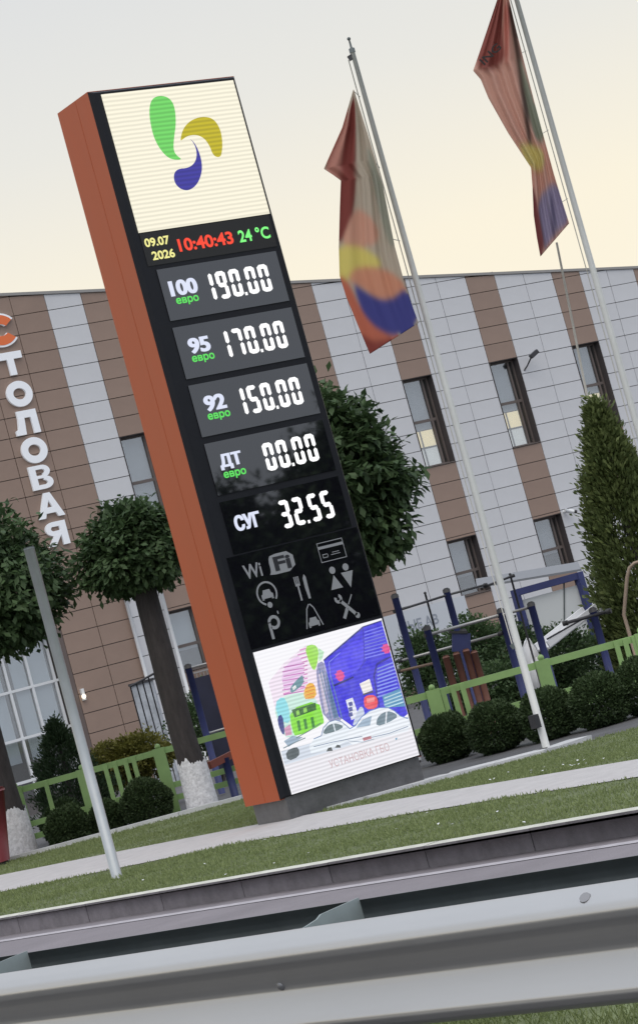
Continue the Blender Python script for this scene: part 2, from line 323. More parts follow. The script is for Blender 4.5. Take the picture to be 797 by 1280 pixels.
# pale concrete edging strips
def edging(name, pts, w, m, z1=.05, n_each=1.0, zf=lambda x: 0.):
    P = [np.array(p, float) for p in pts]; root = empty(name, (*P[0], 0)); root['kind'] = 'structure'
    for a, b in zip(P[:-1], P[1:]):
        L = np.linalg.norm(b-a); k = max(1, round(L/n_each))
        for i in range(k):
            p = a+(b-a)*(i/k); q = a+(b-a)*((i+1)/k); d = (q-p)/np.linalg.norm(q-p)*.003
            MB().beam((*(p+d), z1/2-.05+float(zf(p[0]))), (*(q-d), z1/2-.05+float(zf(q[0]))), w, z1+.1).build('edging_stone', m, root)
    return root
edging('lawn_edging', [(1.0, 7.45), (.72, 7.72), (1.83, 6.66), (2.95, 5.58)][1:], .10, M_PALEK, .05)
edging('lawn_edging', [atZ(352, 1026, .0)[:2], atZ(450, 1000, -.02)[:2], atZ(560, 970, -.05)[:2], atZ(683, 938, -.05)[:2], atZ(725, 924, -.05)[:2]], .32, M_PALEK, .03, .5, gz)
edging('lawn_edging', [(-.6, 8.95), (.70, 7.74)], .10, M_PALEK, .05)

# grass blades
def inside(poly, x, y):
    r = np.zeros(len(x), bool); n = len(poly)
    for i in range(n):
        x0, y0 = poly[i]; x1, y1 = poly[(i+1) % n]
        c = ((y0 > y) != (y1 > y)) & (x < (x1-x0)*(y-y0)/((y1-y0) if y1 != y0 else 1e-9)+x0); r ^= c
    return r
def grass(name, poly, n, box, z, hmin, hmax, label, w=.006, zf=None):
    x = rng.uniform(box[0], box[1], n); y = rng.uniform(box[2], box[3], n); k = inside(poly, x, y); x, y = x[k], y[k]; n = len(x)
    patch = .5+.28*np.sin(x*2.1+1.3*np.sin(y*1.7))+.22*np.sin(y*3.1+2*x)+.2*np.sin(7*x+5*y)
    keep = rng.random(n) < .45+.55*np.clip(patch, 0, 1); x, y, patch = x[keep], y[keep], patch[keep]; n = len(x)
    P = np.stack([x, y, np.full(n, z-.004)+(zf(x) if zf else 0)], 1); D = np.stack([rng.normal(0, .55, n), rng.normal(0, .55, n), np.ones(n)], 1)
    L = rng.uniform(hmin, hmax, n)*(.7+.6*np.clip(patch, 0, 1)); t = .25+.35*rng.random(n)+.35*np.clip(patch, 0, 1)*rng.random(n)
    me = leaf_mesh(name, P, D, unit(n), L, w, t, F_GRASS); o = bpy.data.objects.new(name, me); link(o); tag(o, label, 'grass', kind='stuff')
grass('verge_grass', VERGE, 170000, (-4.4, -.6, -11.5, 9), 0, .016, .042, 'short green grass verge between the kerb and the pavement', .009)
grass('lawn_grass', LAWN_R, 110000, (.05, 5.4, -7.5, .1), 0, .015, .04, 'mown grass in front of the flagpoles', .009, gz)
grass('lawn_grass', LAWN_L, 60000, (-1, 3, .5, 9.2), 0, .015, .04, 'mown grass behind the price tower beside the whitewashed trees', .009)
MED = rd([(-8.6, -20), (-6.2, -20), (-6.2, -5), (-8.6, -5)])
grass('median_grass', MED, 60000, (-7.6, -5.2, -15.5, -6.5), -.08, .03, .09, 'rough grass growing on the median under the guardrail', .006)
# daisies and litter in the verge
n = 55; x = np.concatenate([rng.normal(-.15+.35, .16, 30), rng.uniform(-3.2, -1.2, 25)]); y = np.concatenate([rng.normal(-3.6, .45, 30), rng.uniform(-8, 1.5, 25)])
x = np.maximum(x, np.where(np.arange(n) < 30, .12, -9))
P = np.stack([x, y, np.full(n, .035)], 1)
me = leaf_mesh('daisies', P, np.stack([rng.normal(0, 1, n), rng.normal(0, 1, n), .25*np.ones(n)], 1), np.tile([0, 0, 1.], (n, 1)), rng.uniform(.018, .035, n), .022, np.ones(n), M_WHITE)
o = bpy.data.objects.new('daisies', me); link(o); tag(o, 'tiny white flowers sprinkled in the grass', 'flowers', kind='stuff')

# ================================================================== guardrail (double sided, on posts)
def wbeam_profile(n=9):                                           # (outward offset, height) of a W-beam, 0.31 m high
    key = [(.0, .16), (.014, .157), (.05, .14), (.073, .122), (.083, .1), (.078, .078), (.060, .055), (.036, .034), (.016, .014), (.006, -.004), (.004, -.018), (.010, -.034), (.022, -.058), (.034, -.080), (.045, -.099), (.052, -.112), (.052, -.124), (.042, -.142), (.024, -.155), (.01, -.161), (.0, -.161)]
    K = np.array(key); t = np.linspace(0, len(K)-1, 4*len(K)); return [(float(np.interp(q, range(len(K)), K[:, 0])), float(np.interp(q, range(len(K)), K[:, 1]))) for q in t]
def wbeam(mb, x, sgn, y0, y1, zc):
    pr = wbeam_profile(); prb = [(o-.005, z) for o, z in pr]; k = len(pr)
    vs = [(x+sgn*o, y0, zc+z) for o, z in pr]+[(x+sgn*o, y1, zc+z) for o, z in pr]+[(x+sgn*o, y0, zc+z) for o, z in prb]+[(x+sgn*o, y1, zc+z) for o, z in prb]
    fs = []
    for i in range(k-1):
        fs.append((i, i+1, k+i+1, k+i)); fs.append((2*k+i, 3*k+i, 3*k+i+1, 2*k+i+1))
    fs += [(0, k, 3*k, 2*k), (k-1, 3*k-1, 4*k-1, 2*k-1)]
    mb.add(vs, fs, 0, True)
GX = -7.90; PY0 = -12.78; PS = 1.85; RC = .462
rail = empty('guardrail', (GX, -13.13, -.08), 'double-sided galvanised steel guardrail with corrugated beams along the grassy median', 'guardrail')
ycuts = [PY0+PS*k+.55 for k in (-8, -3, 3, 9, 15, 22)]
for sgn, xo in ((-1, GX-.19), (1, GX+.19)):
    for a, b in zip(ycuts[:-1], ycuts[1:]):
        mb = MB(); wbeam(mb, xo+sgn*.003*(ycuts.index(a) % 2), sgn, a-.0, b+.30, RC); bm = mb.build('rail_beam', M_STEEL if sgn < 0 else M_STEELD, rail)  # back beam takes the darker steel: its shade is put into the colour
        for e in (a+.08, a+.22):
            for zz in (RC+.105, RC-.105):
                MB().tube([(xo+sgn*.045, e, zz+.005), (xo+sgn*.075, e, zz+.012)], [.014, .010], 8).build('bolt', M_BOLT, bm)
for k in range(-5, 20):
    y = PY0+PS*k
    mb = MB(); mb.box(GX-.06, GX+.06, y-.003, y+.003, -.25, RC+.14); mb.box(GX-.06, GX-.054, y+.003, y+.05, -.25, RC+.14); mb.box(GX+.054, GX+.06, y+.003, y+.05, -.25, RC+.14)
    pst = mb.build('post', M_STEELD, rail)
    mb = MB(); x0, x1 = GX-.188, GX+.188                           # spacer plate between the two beams
    mb.add([(x0, y-.012, .36), (x1, y-.012, .36), (x1, y-.012, RC+.168), (GX+.02, y-.012, RC+.160), (GX-.0, y-.012, RC+.150), (x0, y-.012, RC+.118),
            (x0, y-.004, .36), (x1, y-.004, .36), (x1, y-.004, RC+.168), (GX+.02, y-.004, RC+.160), (GX-.0, y-.004, RC+.150), (x0, y-.004, RC+.118)],
           [(0,1,2,3,4,5),(11,10,9,8,7,6)]+[((i+1) % 6, i, 6+i, 6+(i+1) % 6) for i in range(6)])
    mb.build('spacer', mat('spacer_zinc', (.30, .35, .355), .55, metal=.2, noise=.15, nscale=5), rail)
    for sgn in (-1, 1):
        if k % 2 == 0 and abs(k) < 8:
            MB().sphere((GX+sgn*.193, y, RC), .018, 10, 6).build('bolt', M_BOLT, rail)
MB().tube([(GX-.19-.045, -14.14, RC+.122), (GX-.19-.06, -14.145, RC+.140)], [.019, .016], 10).build('bolt', M_BOLT, rail)

bpy.context.view_layer.update()
rail.rotation_euler.z = .150                                     # the barrier follows the road's bend
# ================================================================== the price tower
TW, TD, TH = 1.655, .665, 7.0
tower = empty('price_tower', (TW/2, TD/2, 0), 'tall leaning-looking fuel price tower with orange side and glowing display panels', 'price tower')
tower['label'] = 'tall orange-sided fuel price tower with glowing price panels beside the pavement'
pl = MB().box(.05, TW-.05, .03, TD-.05, -.06, .21).build('plinth', M_PLINTH, tower)
mb = MB(); mb.box(0, TW, .045, TD, .20, TH)
cab = mb.build('cabinet', M_ORANGE, tower)
MB().box(-.0018, -.0003, .30, .303, .21, TH-.01).build('seam', M_ORANGE, cab)
# black front frame with chamfered edge; the display panels sit in it
mb = MB(); ch = .035
vs = [(0, .045, .205), (0, .045, TH-.005), (TW, .045, TH-.005), (TW, .045, .205), (ch, 0, .225), (ch, 0, TH-.03), (TW-ch, 0, TH-.03), (TW-ch, 0, .225)]
mb.add(vs, [(0, 4, 5, 1), (1, 5, 6, 2), (2, 6, 7, 3), (3, 7, 4, 0), (4, 7, 6, 5)])
fr = mb.build('front_frame', M_BLACK, tower)
MB().box(TW+.001, TW+.006, .06, TD-.01, .25, TH-.02).build('side_panel', M_BLACK, tower)

# logo screen
X0, X1 = .108, 1.595
M_LOGOBG = led('led_cream', lin((255, 249, 226)), 1.0, 1, .80, 'Z', 7.5)
scr = MB().box(X0, X1, -.012, -.001, 5.60, 6.945).build('logo_screen', M_LOGOBG, tower)
def fp(px, py): p = atY(px, py, 0); return (p[0], p[2])
def z7(o, s, pts): return [fp(o[0]+a/s, o[1]+b/s) for a, b in pts]
def smooth(pts, it=2):
    P = [np.array(p) for p in pts]
    for _ in range(it):
        Q = []
        for i in range(len(P)):
            a, b = P[i], P[(i+1) % len(P)]; Q += [.75*a+.25*b, .25*a+.75*b]
        P = Q
    return [tuple(p) for p in P]
so, ss = (160, 100), 797/140
petals = [('led_green', lin((120, 225, 105)), [(225, 112), (165, 135), (145, 210), (155, 320), (185, 430), (240, 520), (300, 570), (385, 572), (340, 540), (318, 500), (322, 420), (338, 310), (328, 190), (290, 130)]),
          ('led_yellow', lin((205, 190, 20)), [(365, 440), (385, 350), (440, 290), (520, 262), (600, 275), (650, 345), (668, 440), (662, 535), (640, 556), (600, 540), (575, 470), (535, 415), (480, 392), (420, 400), (385, 425)]),
          ('led_blue', lin((62, 56, 165)), [(428, 415), (465, 445), (495, 500), (520, 580), (522, 660), (490, 745), (430, 792), (370, 782), (325, 735), (320, 670), (350, 635), (420, 630), (465, 600), (485, 550), (480, 490), (455, 440)])]
for nm, c, pts in petals:
    MB().poly(smooth(z7(so, ss, pts)), -.0145).build('logo_petal', led(nm, c, .95, 1, .72, 'Z', 7.5), scr)
# clock strip
clk = MB().box(.11, 1.58, -.006, -.001, 5.275, 5.59).build('clock_display', mat('led_off', (.012, .012, .012), .6), tower)
LY = led('led_yellow_text', lin((245, 240, 150)), 1.0); LR = led('led_red_text', lin((255, 70, 40)), 1.0); LG = led('led_green_text', lin((130, 255, 130)), 1.0)
text('date_text', '09.07', LY, clk, .275, 5.495, .275, .085, -.008, .03); text('year_text', '2026', LY, clk, .305, 5.365, .25, .085, -.008, .03)
text('time_text', '10:40:43', LR, clk, .80, 5.425, .62, .125, -.008, .03); text('temperature_text', '24 °C', LG, clk, 1.355, 5.425, .36, .125, -.008, .025)

# seven-segment digits
SEG = {'0': 'abcdef', '1': 'bc', '2': 'abged', '3': 'abgcd', '4': 'fgbc', '5': 'afgcd', '6': 'afgedc', '7': 'abc', '9': 'abcdfg', '8': 'abcdefg'}
LW = led('led_white', (1, 1, 1), 1.15); LWB = led('led_white_blue', lin((222, 228, 248)), 1.0); LE = led('led_euro_green', lin((95, 225, 95)), 1.0)
def seg_digit(ch_, cx, cz, w, h, y, parent):
    t = h*.158; g = h*.004; mb = MB(); L, R_, T, B, Mz = cx-w/2, cx+w/2, cz+h/2, cz-h/2, cz
    def hor(z): mb.poly([(L+t*.3, z+t*.1), (L+t*.65, z+t/2), (R_-t*.65, z+t/2), (R_-t*.3, z+t*.1), (R_-t*.3, z-t*.1), (R_-t*.8, z-t/2), (L+t*.8, z-t/2), (L+t*.3, z-t*.1)], y-.0005)
    def ver(x, z0, z1): mb.poly([(x, z0+g+t*.1), (x-t/2, z0+g+t*.5), (x-t/2, z1-g-t*.5), (x, z1-g-t*.1), (x+t/2, z1-g-t*.5), (x+t/2, z0+g+t*.5)], y)
    for s_ in SEG[ch_]:
        if s_ == 'a': hor(T-t/2)
        if s_ == 'd': hor(B+t/2)
        if s_ == 'g': hor(Mz)
        if s_ == 'b': ver(R_-t/2, Mz, T)
        if s_ == 'c': ver(R_-t/2, B, Mz)
        if s_ == 'f': ver(L+t/2, Mz, T)
        if s_ == 'e': ver(L+t/2, B, Mz)
    return mb.build('price_digit', LW, parent)
rows = [('100', 'евро', '190.00', 5.23, .30), ('95', 'евро', '170.00', 4.667, .23), ('92', 'евро', '150.00', 4.108, .23), ('ДТ', 'евро', '00.00', 3.546, .24), ('СУГ', None, '32.55', 2.985, .28)]
for g_, e_, p_, zt, gw in rows:
    pn = MB().box(.185, 1.545, -.010, -.001, zt-.497, zt).build('price_panel', M_GLASS, tower)
    gz = zt-.20 if e_ else zt-.225
    text('grade_text', g_, LWB, pn, .42, gz, gw, .150, -.0125, .03, dup=((.006, 0), (-.006, 0)))
    if e_: text('euro_text', e_, LE, pn, .425, zt-.335, .245, .072, -.0125, .0, dup=((.005, .0), (.0, .005), (.005, .005)))
    ds = [c for c in p_ if c != '.']; h = .268; w = .118; pitch = .152; xe = 1.395; cz = zt-.242
    for i, c in enumerate(reversed(ds)):
        x = xe-w/2-i*pitch-(.03 if i >= 2 else 0)
        seg_digit(c, x, cz, w, h, -.0125, pn)
    xd = xe-2*pitch+.5*(pitch-w)-.022
    MB().box(xd-.013, xd+.013, -.0127, -.0105, cz-h/2, cz-h/2+.03).build('decimal_point', LW, pn)

# service icons on black film
ib = MB().box(.10, 1.60, -.006, -.001, 1.60, 2.47).build('icon_panel', M_GLASS, tower)
IY = -.0085
def icon(name): return MB(), name
def ring(mb, cx, cz, r, t, a0=0, a1=360, n=28):
    A = [math.radians(a0+(a1-a0)*i/n) for i in range(n+1)]
    mb.add([(cx+r*math.cos(a), IY, cz+r*math.sin(a)) for a in A]+[(cx+(r-t)*math.cos(a), IY, cz+(r-t)*math.sin(a)) for a in A], [(i, i+1, n+2+i, n+1+i) for i in range(n)])
def disc(mb, cx, cz, r, n=18): mb.poly([(cx+r*math.cos(2*math.pi*i/n), cz+r*math.sin(2*math.pi*i/n)) for i in range(n)], IY)
def rect(mb, x0, x1, z0, z1): mb.poly([(x0, z0), (x1, z0), (x1, z1), (x0, z1)], IY)
def stroke(mb, x0, z0, x1, z1, t):
    d = np.array([x1-x0, z1-z0]); nrm = np.array([-d[1], d[0]])/np.linalg.norm(d)*t/2
    mb.poly([(x0-nrm[0], z0-nrm[1]), (x1-nrm[0], z1-nrm[1]), (x1+nrm[0], z1+nrm[1]), (x0+nrm[0], z0+nrm[1])], IY)
text('wifi_icon', 'Wi', M_ICON, ib, .335, 2.30, .20, .135, IY, .02)
mb = MB(); mb.poly(smooth([(.50, 2.215), (.53, 2.25), (.53, 2.36), (.56, 2.405), (.81, 2.405), (.81, 2.215)], 1), IY); wf = mb.build('wifi_icon', M_ICON, ib)
text('wifi_lettering', 'Fi', M_ICOND, wf, .675, 2.31, .19, .135, IY-.0015, .035)
mb = MB(); cx, cz = 1.25, 2.31
for a in ((1.10, 2.215, 1.40, 2.222), (1.10, 2.398, 1.40, 2.405), (1.10, 2.222, 1.107, 2.398), (1.393, 2.222, 1.40, 2.398), (1.107, 2.342, 1.393, 2.368)): rect(mb, a[0], a[2], a[1], a[3])
for a in ((1.14, 2.255, 1.19, 2.262), (1.14, 2.285, 1.19, 2.292), (1.133, 2.255, 1.14, 2.292), (1.19, 2.262, 1.197, 2.285), (1.23, 2.268, 1.34, 2.274), (1.25, 2.288, 1.33, 2.294)): rect(mb, a[0], a[2], a[1], a[3])
mb.build('bank_card_icon', M_ICON, ib)
mb = MB(); disc(mb, 1.195, 2.125, .035); disc(mb, 1.352, 2.125, .035)
mb.poly([(1.195, 2.08), (1.265, 1.945), (1.125, 1.945)], IY); mb.poly([(1.282, 2.08), (1.422, 2.08), (1.352, 1.925)], IY); mb.build('toilet_icon', M_ICON, ib)
def car_front(mb, cx, cz, s):
    mb.poly([(cx-.5*s, cz), (cx+.5*s, cz), (cx+.5*s, cz+.28*s), (cx+.38*s, cz+.34*s), (cx+.28*s, cz+.62*s), (cx-.28*s, cz+.62*s), (cx-.38*s, cz+.34*s), (cx-.5*s, cz+.28*s)], IY)
    rect(mb, cx-.5*s, cx-.32*s, cz-.1*s, cz-.002); rect(mb, cx+.32*s, cx+.5*s, cz-.1*s, cz-.002)
mb = MB(); ring(mb, .42, 2.065, .115, .018, -40, 250); car_front(mb, .42, 2.02, .13); disc(mb, .42, 1.955, .028); mb.build('electric_car_icon', M_ICON, ib)
mb = MB(); rect(mb, .765, .785, 1.92, 2.06)
for k in range(3): rect(mb, .748+k*.021, .760+k*.021, 2.08, 2.15)
mb.poly([(.748, 2.06), (.802, 2.06), (.802, 2.08), (.748, 2.08)], IY-.0005); mb.poly([(.855, 1.92), (.88, 1.92), (.885, 2.13), (.868, 2.155), (.848, 2.12), (.845, 2.03)], IY); mb.build('restaurant_icon', M_ICON, ib)
mb = MB(); rect(mb, .345, .375, 1.64, 1.80); ring(mb, .412, 1.79, .067, .03, -140, 180); rect(mb, .475, .487, 1.855, 1.885); mb.build('parking_icon', M_ICON, ib)
mb = MB(); car_front(mb, .84, 1.665, .125); stroke(mb, .745, 1.65, .80, 1.83, .012); stroke(mb, .80, 1.83, .835, 1.872, .012); stroke(mb, .935, 1.65, .88, 1.83, .012); stroke(mb, .88, 1.83, .845, 1.872, .012); mb.build('car_wash_icon', M_ICON, ib)
mb = MB(); stroke(mb, 1.19, 1.83, 1.335, 1.66, .034); ring(mb, 1.175, 1.85, .045, .028, 150, 450-20); disc(mb, 1.34, 1.655, .028); mb2 = mb
stroke(mb, 1.335, 1.86, 1.27, 1.775, .012); stroke(mb, 1.245, 1.742, 1.185, 1.655, .034); mb.build('repair_icon', M_ICON, ib)

# video screen with its advertising picture
vid = MB().box(X0, 1.595, -.012, -.001, .222, 1.568).build('video_screen', led('led_cool_white', lin((250, 249, 253)), 1.0, 1, .93, 'Z', 9), tower)
pic = []                                                         # (colour, polygon) from the back of the advert to the front
A6 = ((315, 775), 797/130); A7 = ((400, 775), 797/125)
def P6(c, pts): pic.append((lin(c), z7(*A6, pts)))
def P7(c, pts): pic.append((lin(c), z7(*A7, pts)))
pic.append((lin((238, 236, 242)), [(X0+.004, .23), (1.59, .23), (1.59, .50), (X0+.004, .50)])); pic.append((lin((214, 222, 234)), [(X0+.004, .50), (1.59, .50), (1.59, .60), (X0+.004, .63)]))
P6((246, 232, 246), [(120, 480), (240, 330), (400, 200), (470, 190), (500, 330), (520, 800), (260, 900), (200, 800)]); P6((206, 238, 226), [(150, 640), (290, 560), (470, 560), (540, 780), (330, 900), (230, 900)])
for i in range(10):
    yy = 215+i*33; hw = 195-abs(i-4.5)*6; P6((222, 150, 205), [(400-hw*(.25+i*.085 if i < 9 else 1), yy+50*(.25+i*.085)), (418, yy-5), (420, yy+5), (402-hw*(.25+i*.085 if i < 9 else 1), yy+50*(.25+i*.085)+11)])
P6((238, 205, 240), [(215, 400), (330, 270), (380, 300), (400, 520), (240, 560)])
for i in range(7):
    yy = 330+i*35; P6((200, 120, 190), [(235-10*(i % 2), yy+30), (395, yy), (396, yy+8), (236-10*(i % 2), yy+38)])
P6((165, 228, 90), [(395, 205), (470, 185), (505, 230), (495, 330), (470, 400), (430, 330)])
P6((195, 235, 200), [(500, 215), (545, 245), (530, 300), (505, 320)])
P6((110, 150, 160), [(285, 545), (290, 510), (370, 425), (385, 430), (392, 490), (300, 565)]); P6((235, 240, 240), [(300, 520), (325, 500), (335, 520), (310, 540)])
P6((245, 190, 80), [(385, 560), (420, 480), (475, 490), (490, 600), (400, 610)])
for i in range(4): P6((225, 140, 60), [(400, 520+i*27), (470, 500+i*27), (472, 508+i*27), (402, 528+i*27)])
P6((150, 225, 235), [(165, 640), (230, 580), (275, 660), (290, 800), (200, 770)])
P6((60, 70, 140), [(185, 745), (225, 720), (245, 850), (235, 890), (200, 830)]); P6((215, 160, 190), [(240, 830), (285, 800), (300, 880), (250, 890)])
P6((140, 228, 60), [(275, 690), (500, 610), (545, 770), (540, 800), (330, 900), (300, 850)])
P6((60, 110, 50), [(295, 690), (480, 635), (485, 690), (320, 750)]); P6((150, 215, 90), [(330, 700), (350, 690), (360, 725), (335, 735)]); P6((150, 215, 90), [(385, 680), (410, 670), (415, 705), (390, 715)])
for x in (335, 385, 440): P6((70, 140, 60), [(x, 775-(x-335)*.25), (x+22, 768-(x-335)*.25), (x+35, 845-(x-335)*.25), (x+14, 855-(x-335)*.25)])
P6((150, 150, 190), [(480, 345), (540, 310), (560, 400), (640, 620), (700, 790), (545, 770), (500, 560)])
P6((205, 195, 215), [(500, 420), (530, 400), (580, 700), (555, 730)]); P6((80, 110, 150), [(560, 430), (600, 500), (660, 740), (620, 760)])
P7((66, 58, 222), [(20, 320), (330, 60), (480, 8), (690, 750), (640, 790), (250, 850), (140, 770), (60, 480)])
P7((84, 74, 240), [(70, 330), (330, 110), (345, 330), (260, 440), (90, 510)])
P7((58, 60, 160), [(20, 318), (330, 55), (332, 70), (22, 332)])
for i in range(9): P7((120, 125, 240), [(345, 95+i*26), (490+i*5, 48+i*26), (492+i*5, 56+i*26), (346, 104+i*26)])
P7((50, 45, 150), [(400, 365), (555, 285), (560, 300), (412, 380), (470, 690), (455, 700)])
for i in range(9): P7((135, 150, 240), [(445, 385+i*28), (575+i*5, 335+i*28), (578+i*5, 345+i*28), (447, 397+i*28)])
P7((90, 150, 190), [(485, 610), (625, 545), (670, 690), (510, 700)])
for i in range(4): P7((190, 225, 240), [(500, 620+i*27), (635+i*6, 570+i*27), (637+i*6, 580+i*27), (502, 630+i*27)])
P7((230, 80, 150), [(110, 440), (145, 390), (185, 430), (180, 480), (140, 495)]); P7((225, 75, 150), [(480, 215), (520, 185), (548, 220), (545, 265), (505, 270)])
P7((40, 38, 120), [(95, 520), (255, 450), (262, 462), (100, 535)])
P7((245, 240, 235), [(305, 510), (385, 470), (410, 560), (335, 590)]); P7((90, 80, 90), [(330, 590), (412, 565), (414, 578), (334, 602)])
P7((238, 85, 95), [(335, 630), (365, 600), (430, 600), (455, 650), (440, 710), (350, 715)]); P7((250, 150, 150), [(360, 625), (425, 615), (425, 650), (365, 665)])
P7((235, 238, 250), [(195, 640), (250, 620), (300, 770), (240, 800)])
for i in range(3): P7((90, 95, 160), [(215, 660+i*42), (245, 650+i*42), (253, 682+i*42), (224, 692+i*42)])
def PL(c, zz, pts, t):
    for (ax, ay), (bx, by) in zip(pts[:-1], pts[1:]):
        d = np.array([bx-ax, by-ay], float); nn = np.array([-d[1], d[0]])/np.linalg.norm(d)*t/2
        pic.append((lin(c), z7(*zz, [(ax-nn[0], ay-nn[1]), (bx-nn[0], by-nn[1]), (bx+nn[0], by+nn[1]), (ax+nn[0], ay+nn[1])])))
def star(c, cx, cy, r):
    P7(c, [(cx+r*(1 if k % 2 == 0 else .5)*math.cos(k*math.pi/8+.2), cy+r*(1 if k % 2 == 0 else .5)*math.sin(k*math.pi/8+.2)) for k in range(16)])
star((228, 80, 150), 148, 442, 46); star((228, 80, 150), 515, 230, 46)
P7((205, 215, 235), [(250, 830), (300, 700), (330, 690), (350, 760), (260, 850)])
left_car = [(-95, 1010), (-60, 950), (0, 925), (18, 860), (60, 815), (110, 798), (160, 812), (205, 848), (240, 880), (235, 950), (60, 1040), (-80, 1065)]
right_car = [(225, 870), (270, 845), (320, 775), (385, 728), (460, 702), (530, 700), (580, 725), (630, 768), (690, 788), (708, 850), (690, 885), (560, 925), (400, 960), (250, 995), (200, 965)]
P7((236, 243, 250), left_car); PL((120, 145, 185), A7, left_car[1:9], 7); P7((105, 125, 130), [(8, 918), (32, 862), (75, 830), (130, 826), (185, 852), (120, 888)]); PL((225, 235, 245), A7, [(95, 825), (112, 890)], 9)
P7((240, 245, 252), right_car); PL((110, 140, 200), A7, right_car[:9], 7); P7((165, 185, 205), [(275, 862), (328, 797), (402, 765), (388, 842)]); P7((118, 138, 150), [(436, 853), (442, 785), (490, 738), (555, 728), (618, 768), (540, 818)]); PL((235, 240, 248), A7, [(520, 728), (512, 830)], 10)
PL((125, 140, 165), A7, [(-60, 1012), (90, 975), (325, 930)], 6); PL((125, 140, 165), A7, [(400, 938), (540, 905), (690, 850)], 6); PL((150, 165, 185), A7, [(210, 965), (330, 975), (420, 950)], 5)
P7((80, 85, 85), [(40, 1050), (55, 1020), (80, 1015), (92, 1045)]); P7((80, 85, 85), [(108, 1020), (125, 995), (150, 1000), (155, 1020)]); P7((190, 130, 140), [(328, 942), (395, 925), (400, 948), (335, 966)]); P7((110, 160, 190), [(588, 945), (602, 938), (604, 952), (592, 960)])
P6((85, 95, 98), [(245, 1010), (330, 970), (355, 1000), (350, 1050), (265, 1085)]); P6((160, 180, 200), [(235, 930), (300, 890), (380, 900), (270, 975)]); PL((120, 140, 150), A6, [(230, 985), (330, 935), (400, 905)], 8); PL((100, 130, 120), A6, [(330, 905), (430, 850), (520, 790)], 7)
for x in (505, 530, 560, 590): PL((95, 130, 165), A6, [(x, 370+(x-505)*.6), (x+90, 760)], 7)
PL((45, 50, 130), A7, [(20, 322), (330, 58), (480, 8)], 9); PL((130, 140, 235), A7, [(75, 470), (60, 340), (150, 262)], 6); PL((60, 55, 170), A7, [(330, 60), (345, 330), (300, 400)], 5)
mb = MB(); cols = []
for i, (c, pts) in enumerate(pic):
    pts = smooth(pts, 1) if 4 < len(pts) < 8 else pts; pts = [(min(max(p[0], X0+.004), 1.59), min(max(p[1], .23), 1.56)) for p in pts]; mb.poly(pts, -.0125-.00006*i); cols.append(c)
me = mb.mesh('advert_picture', led_attr('led_picture', 1.0)); ca = me.color_attributes.new('col', 'FLOAT_COLOR', 'CORNER'); buf = []
for p in me.polygons: buf += [*cols[p.index], 1]*p.loop_total
ca.data.foreach_set('color', buf); po = bpy.data.objects.new('advert_picture', me); link(po); wparent(po, vid)
text('advert_lettering', 'УСТАНОВКА ГБО', led('led_grey_text', lin((205, 178, 182)), 1.0), vid, .93, .385, .70, .075, -.0172, .004)

# ================================================================== the canteen building
FY = 22.0; RH = .3835; RT = 9.14                                   # facade plane, panel row height, first joint below the eaves
def roof_z(x): return 9.60-(x-10.56)*(9.60-7.93)/(26.55-10.56)
row_z = [RT+RH*2-RH*k for k in range(0, 28)]                        # joint heights
bld = empty('canteen_building', (18, 26, 0), 'two-storey canteen building clad in white and brown panels under a sloping roofline', 'building')
BX0, BX1, BD = 4.0, 34.0, 12.0
mb = MB()                                                          # core wall behind the cladding, cut along the roof slope
def core(x0, x1, z0, z1a, z1b):
    mb.add([(x0, FY+.34, z0), (x1, FY+.34, z0), (x1, FY+BD, z0), (x0, FY+BD, z0), (x0, FY+.34, z1a), (x1, FY+.34, z1b), (x1, FY+BD, z1b), (x0, FY+BD, z1a)], [(0,3,2,1),(4,5,6,7),(0,1,5,4),(1,2,6,5),(2,3,7,6),(3,0,4,7)])
core(BX0, BX1, -.3, roof_z(BX0)-.05, roof_z(BX1)-.05)
mb.build('wall', M_SUBF, bld)
mb = MB()
for a, b in ((BX0-.1, BX1+.1),):
    za, zb = roof_z(a), roof_z(b)
    mb.add([(a, FY-.03, za-.045), (b, FY-.03, zb-.045), (b, FY+BD+.1, zb-.045), (a, FY+BD+.1, za-.045), (a, FY-.03, za+.012), (b, FY-.03, zb+.012), (b, FY+BD+.1, zb+.012), (a, FY+BD+.1, za+.012)], [(0,3,2,1),(4,5,6,7),(0,1,5,4),(1,2,6,5),(2,3,7,6),(3,0,4,7)])
mb.build('roof', M_ROOF, bld)
# columns: (x0, x1, colour)
cols = []
xs = [4.0, 4.76, 5.53, 6.30, 7.07, 7.84, 8.61, 9.38-.2, 9.95, 10.72, 11.465]
for a, b in zip(xs[:-1], xs[1:]): cols.append((a, b, 'b'))
cols += [(11.465, 12.26, 'w'), (12.26, 13.06, 'b'), (13.06, 13.80, 'w'), (13.80, 14.55, 'w'), (14.55, 15.30, 'b'), (15.30, 16.07, 'w'), (16.07, 16.84, 'w')]
x = 16.84; k = 0
while x < BX1-.1:
    cols.append((x, x+.7945, 'b' if k % 3 == 0 else 'w')); x += .7945; k += 1
WIN = []                                                           # (x0, x1, z0, z1, kind)
for i, (a, b, c) in enumerate(cols):
    if c == 'b' and a > 12 and not (16.8 < a < 17.5):
        WIN.append((a, b, row_z[14], row_z[9], 'upper')); WIN.append((a, b, 1.73, 2.945, 'lower'))
STORE = (4.0, 9.95, -.3, 3.15)
panels = []
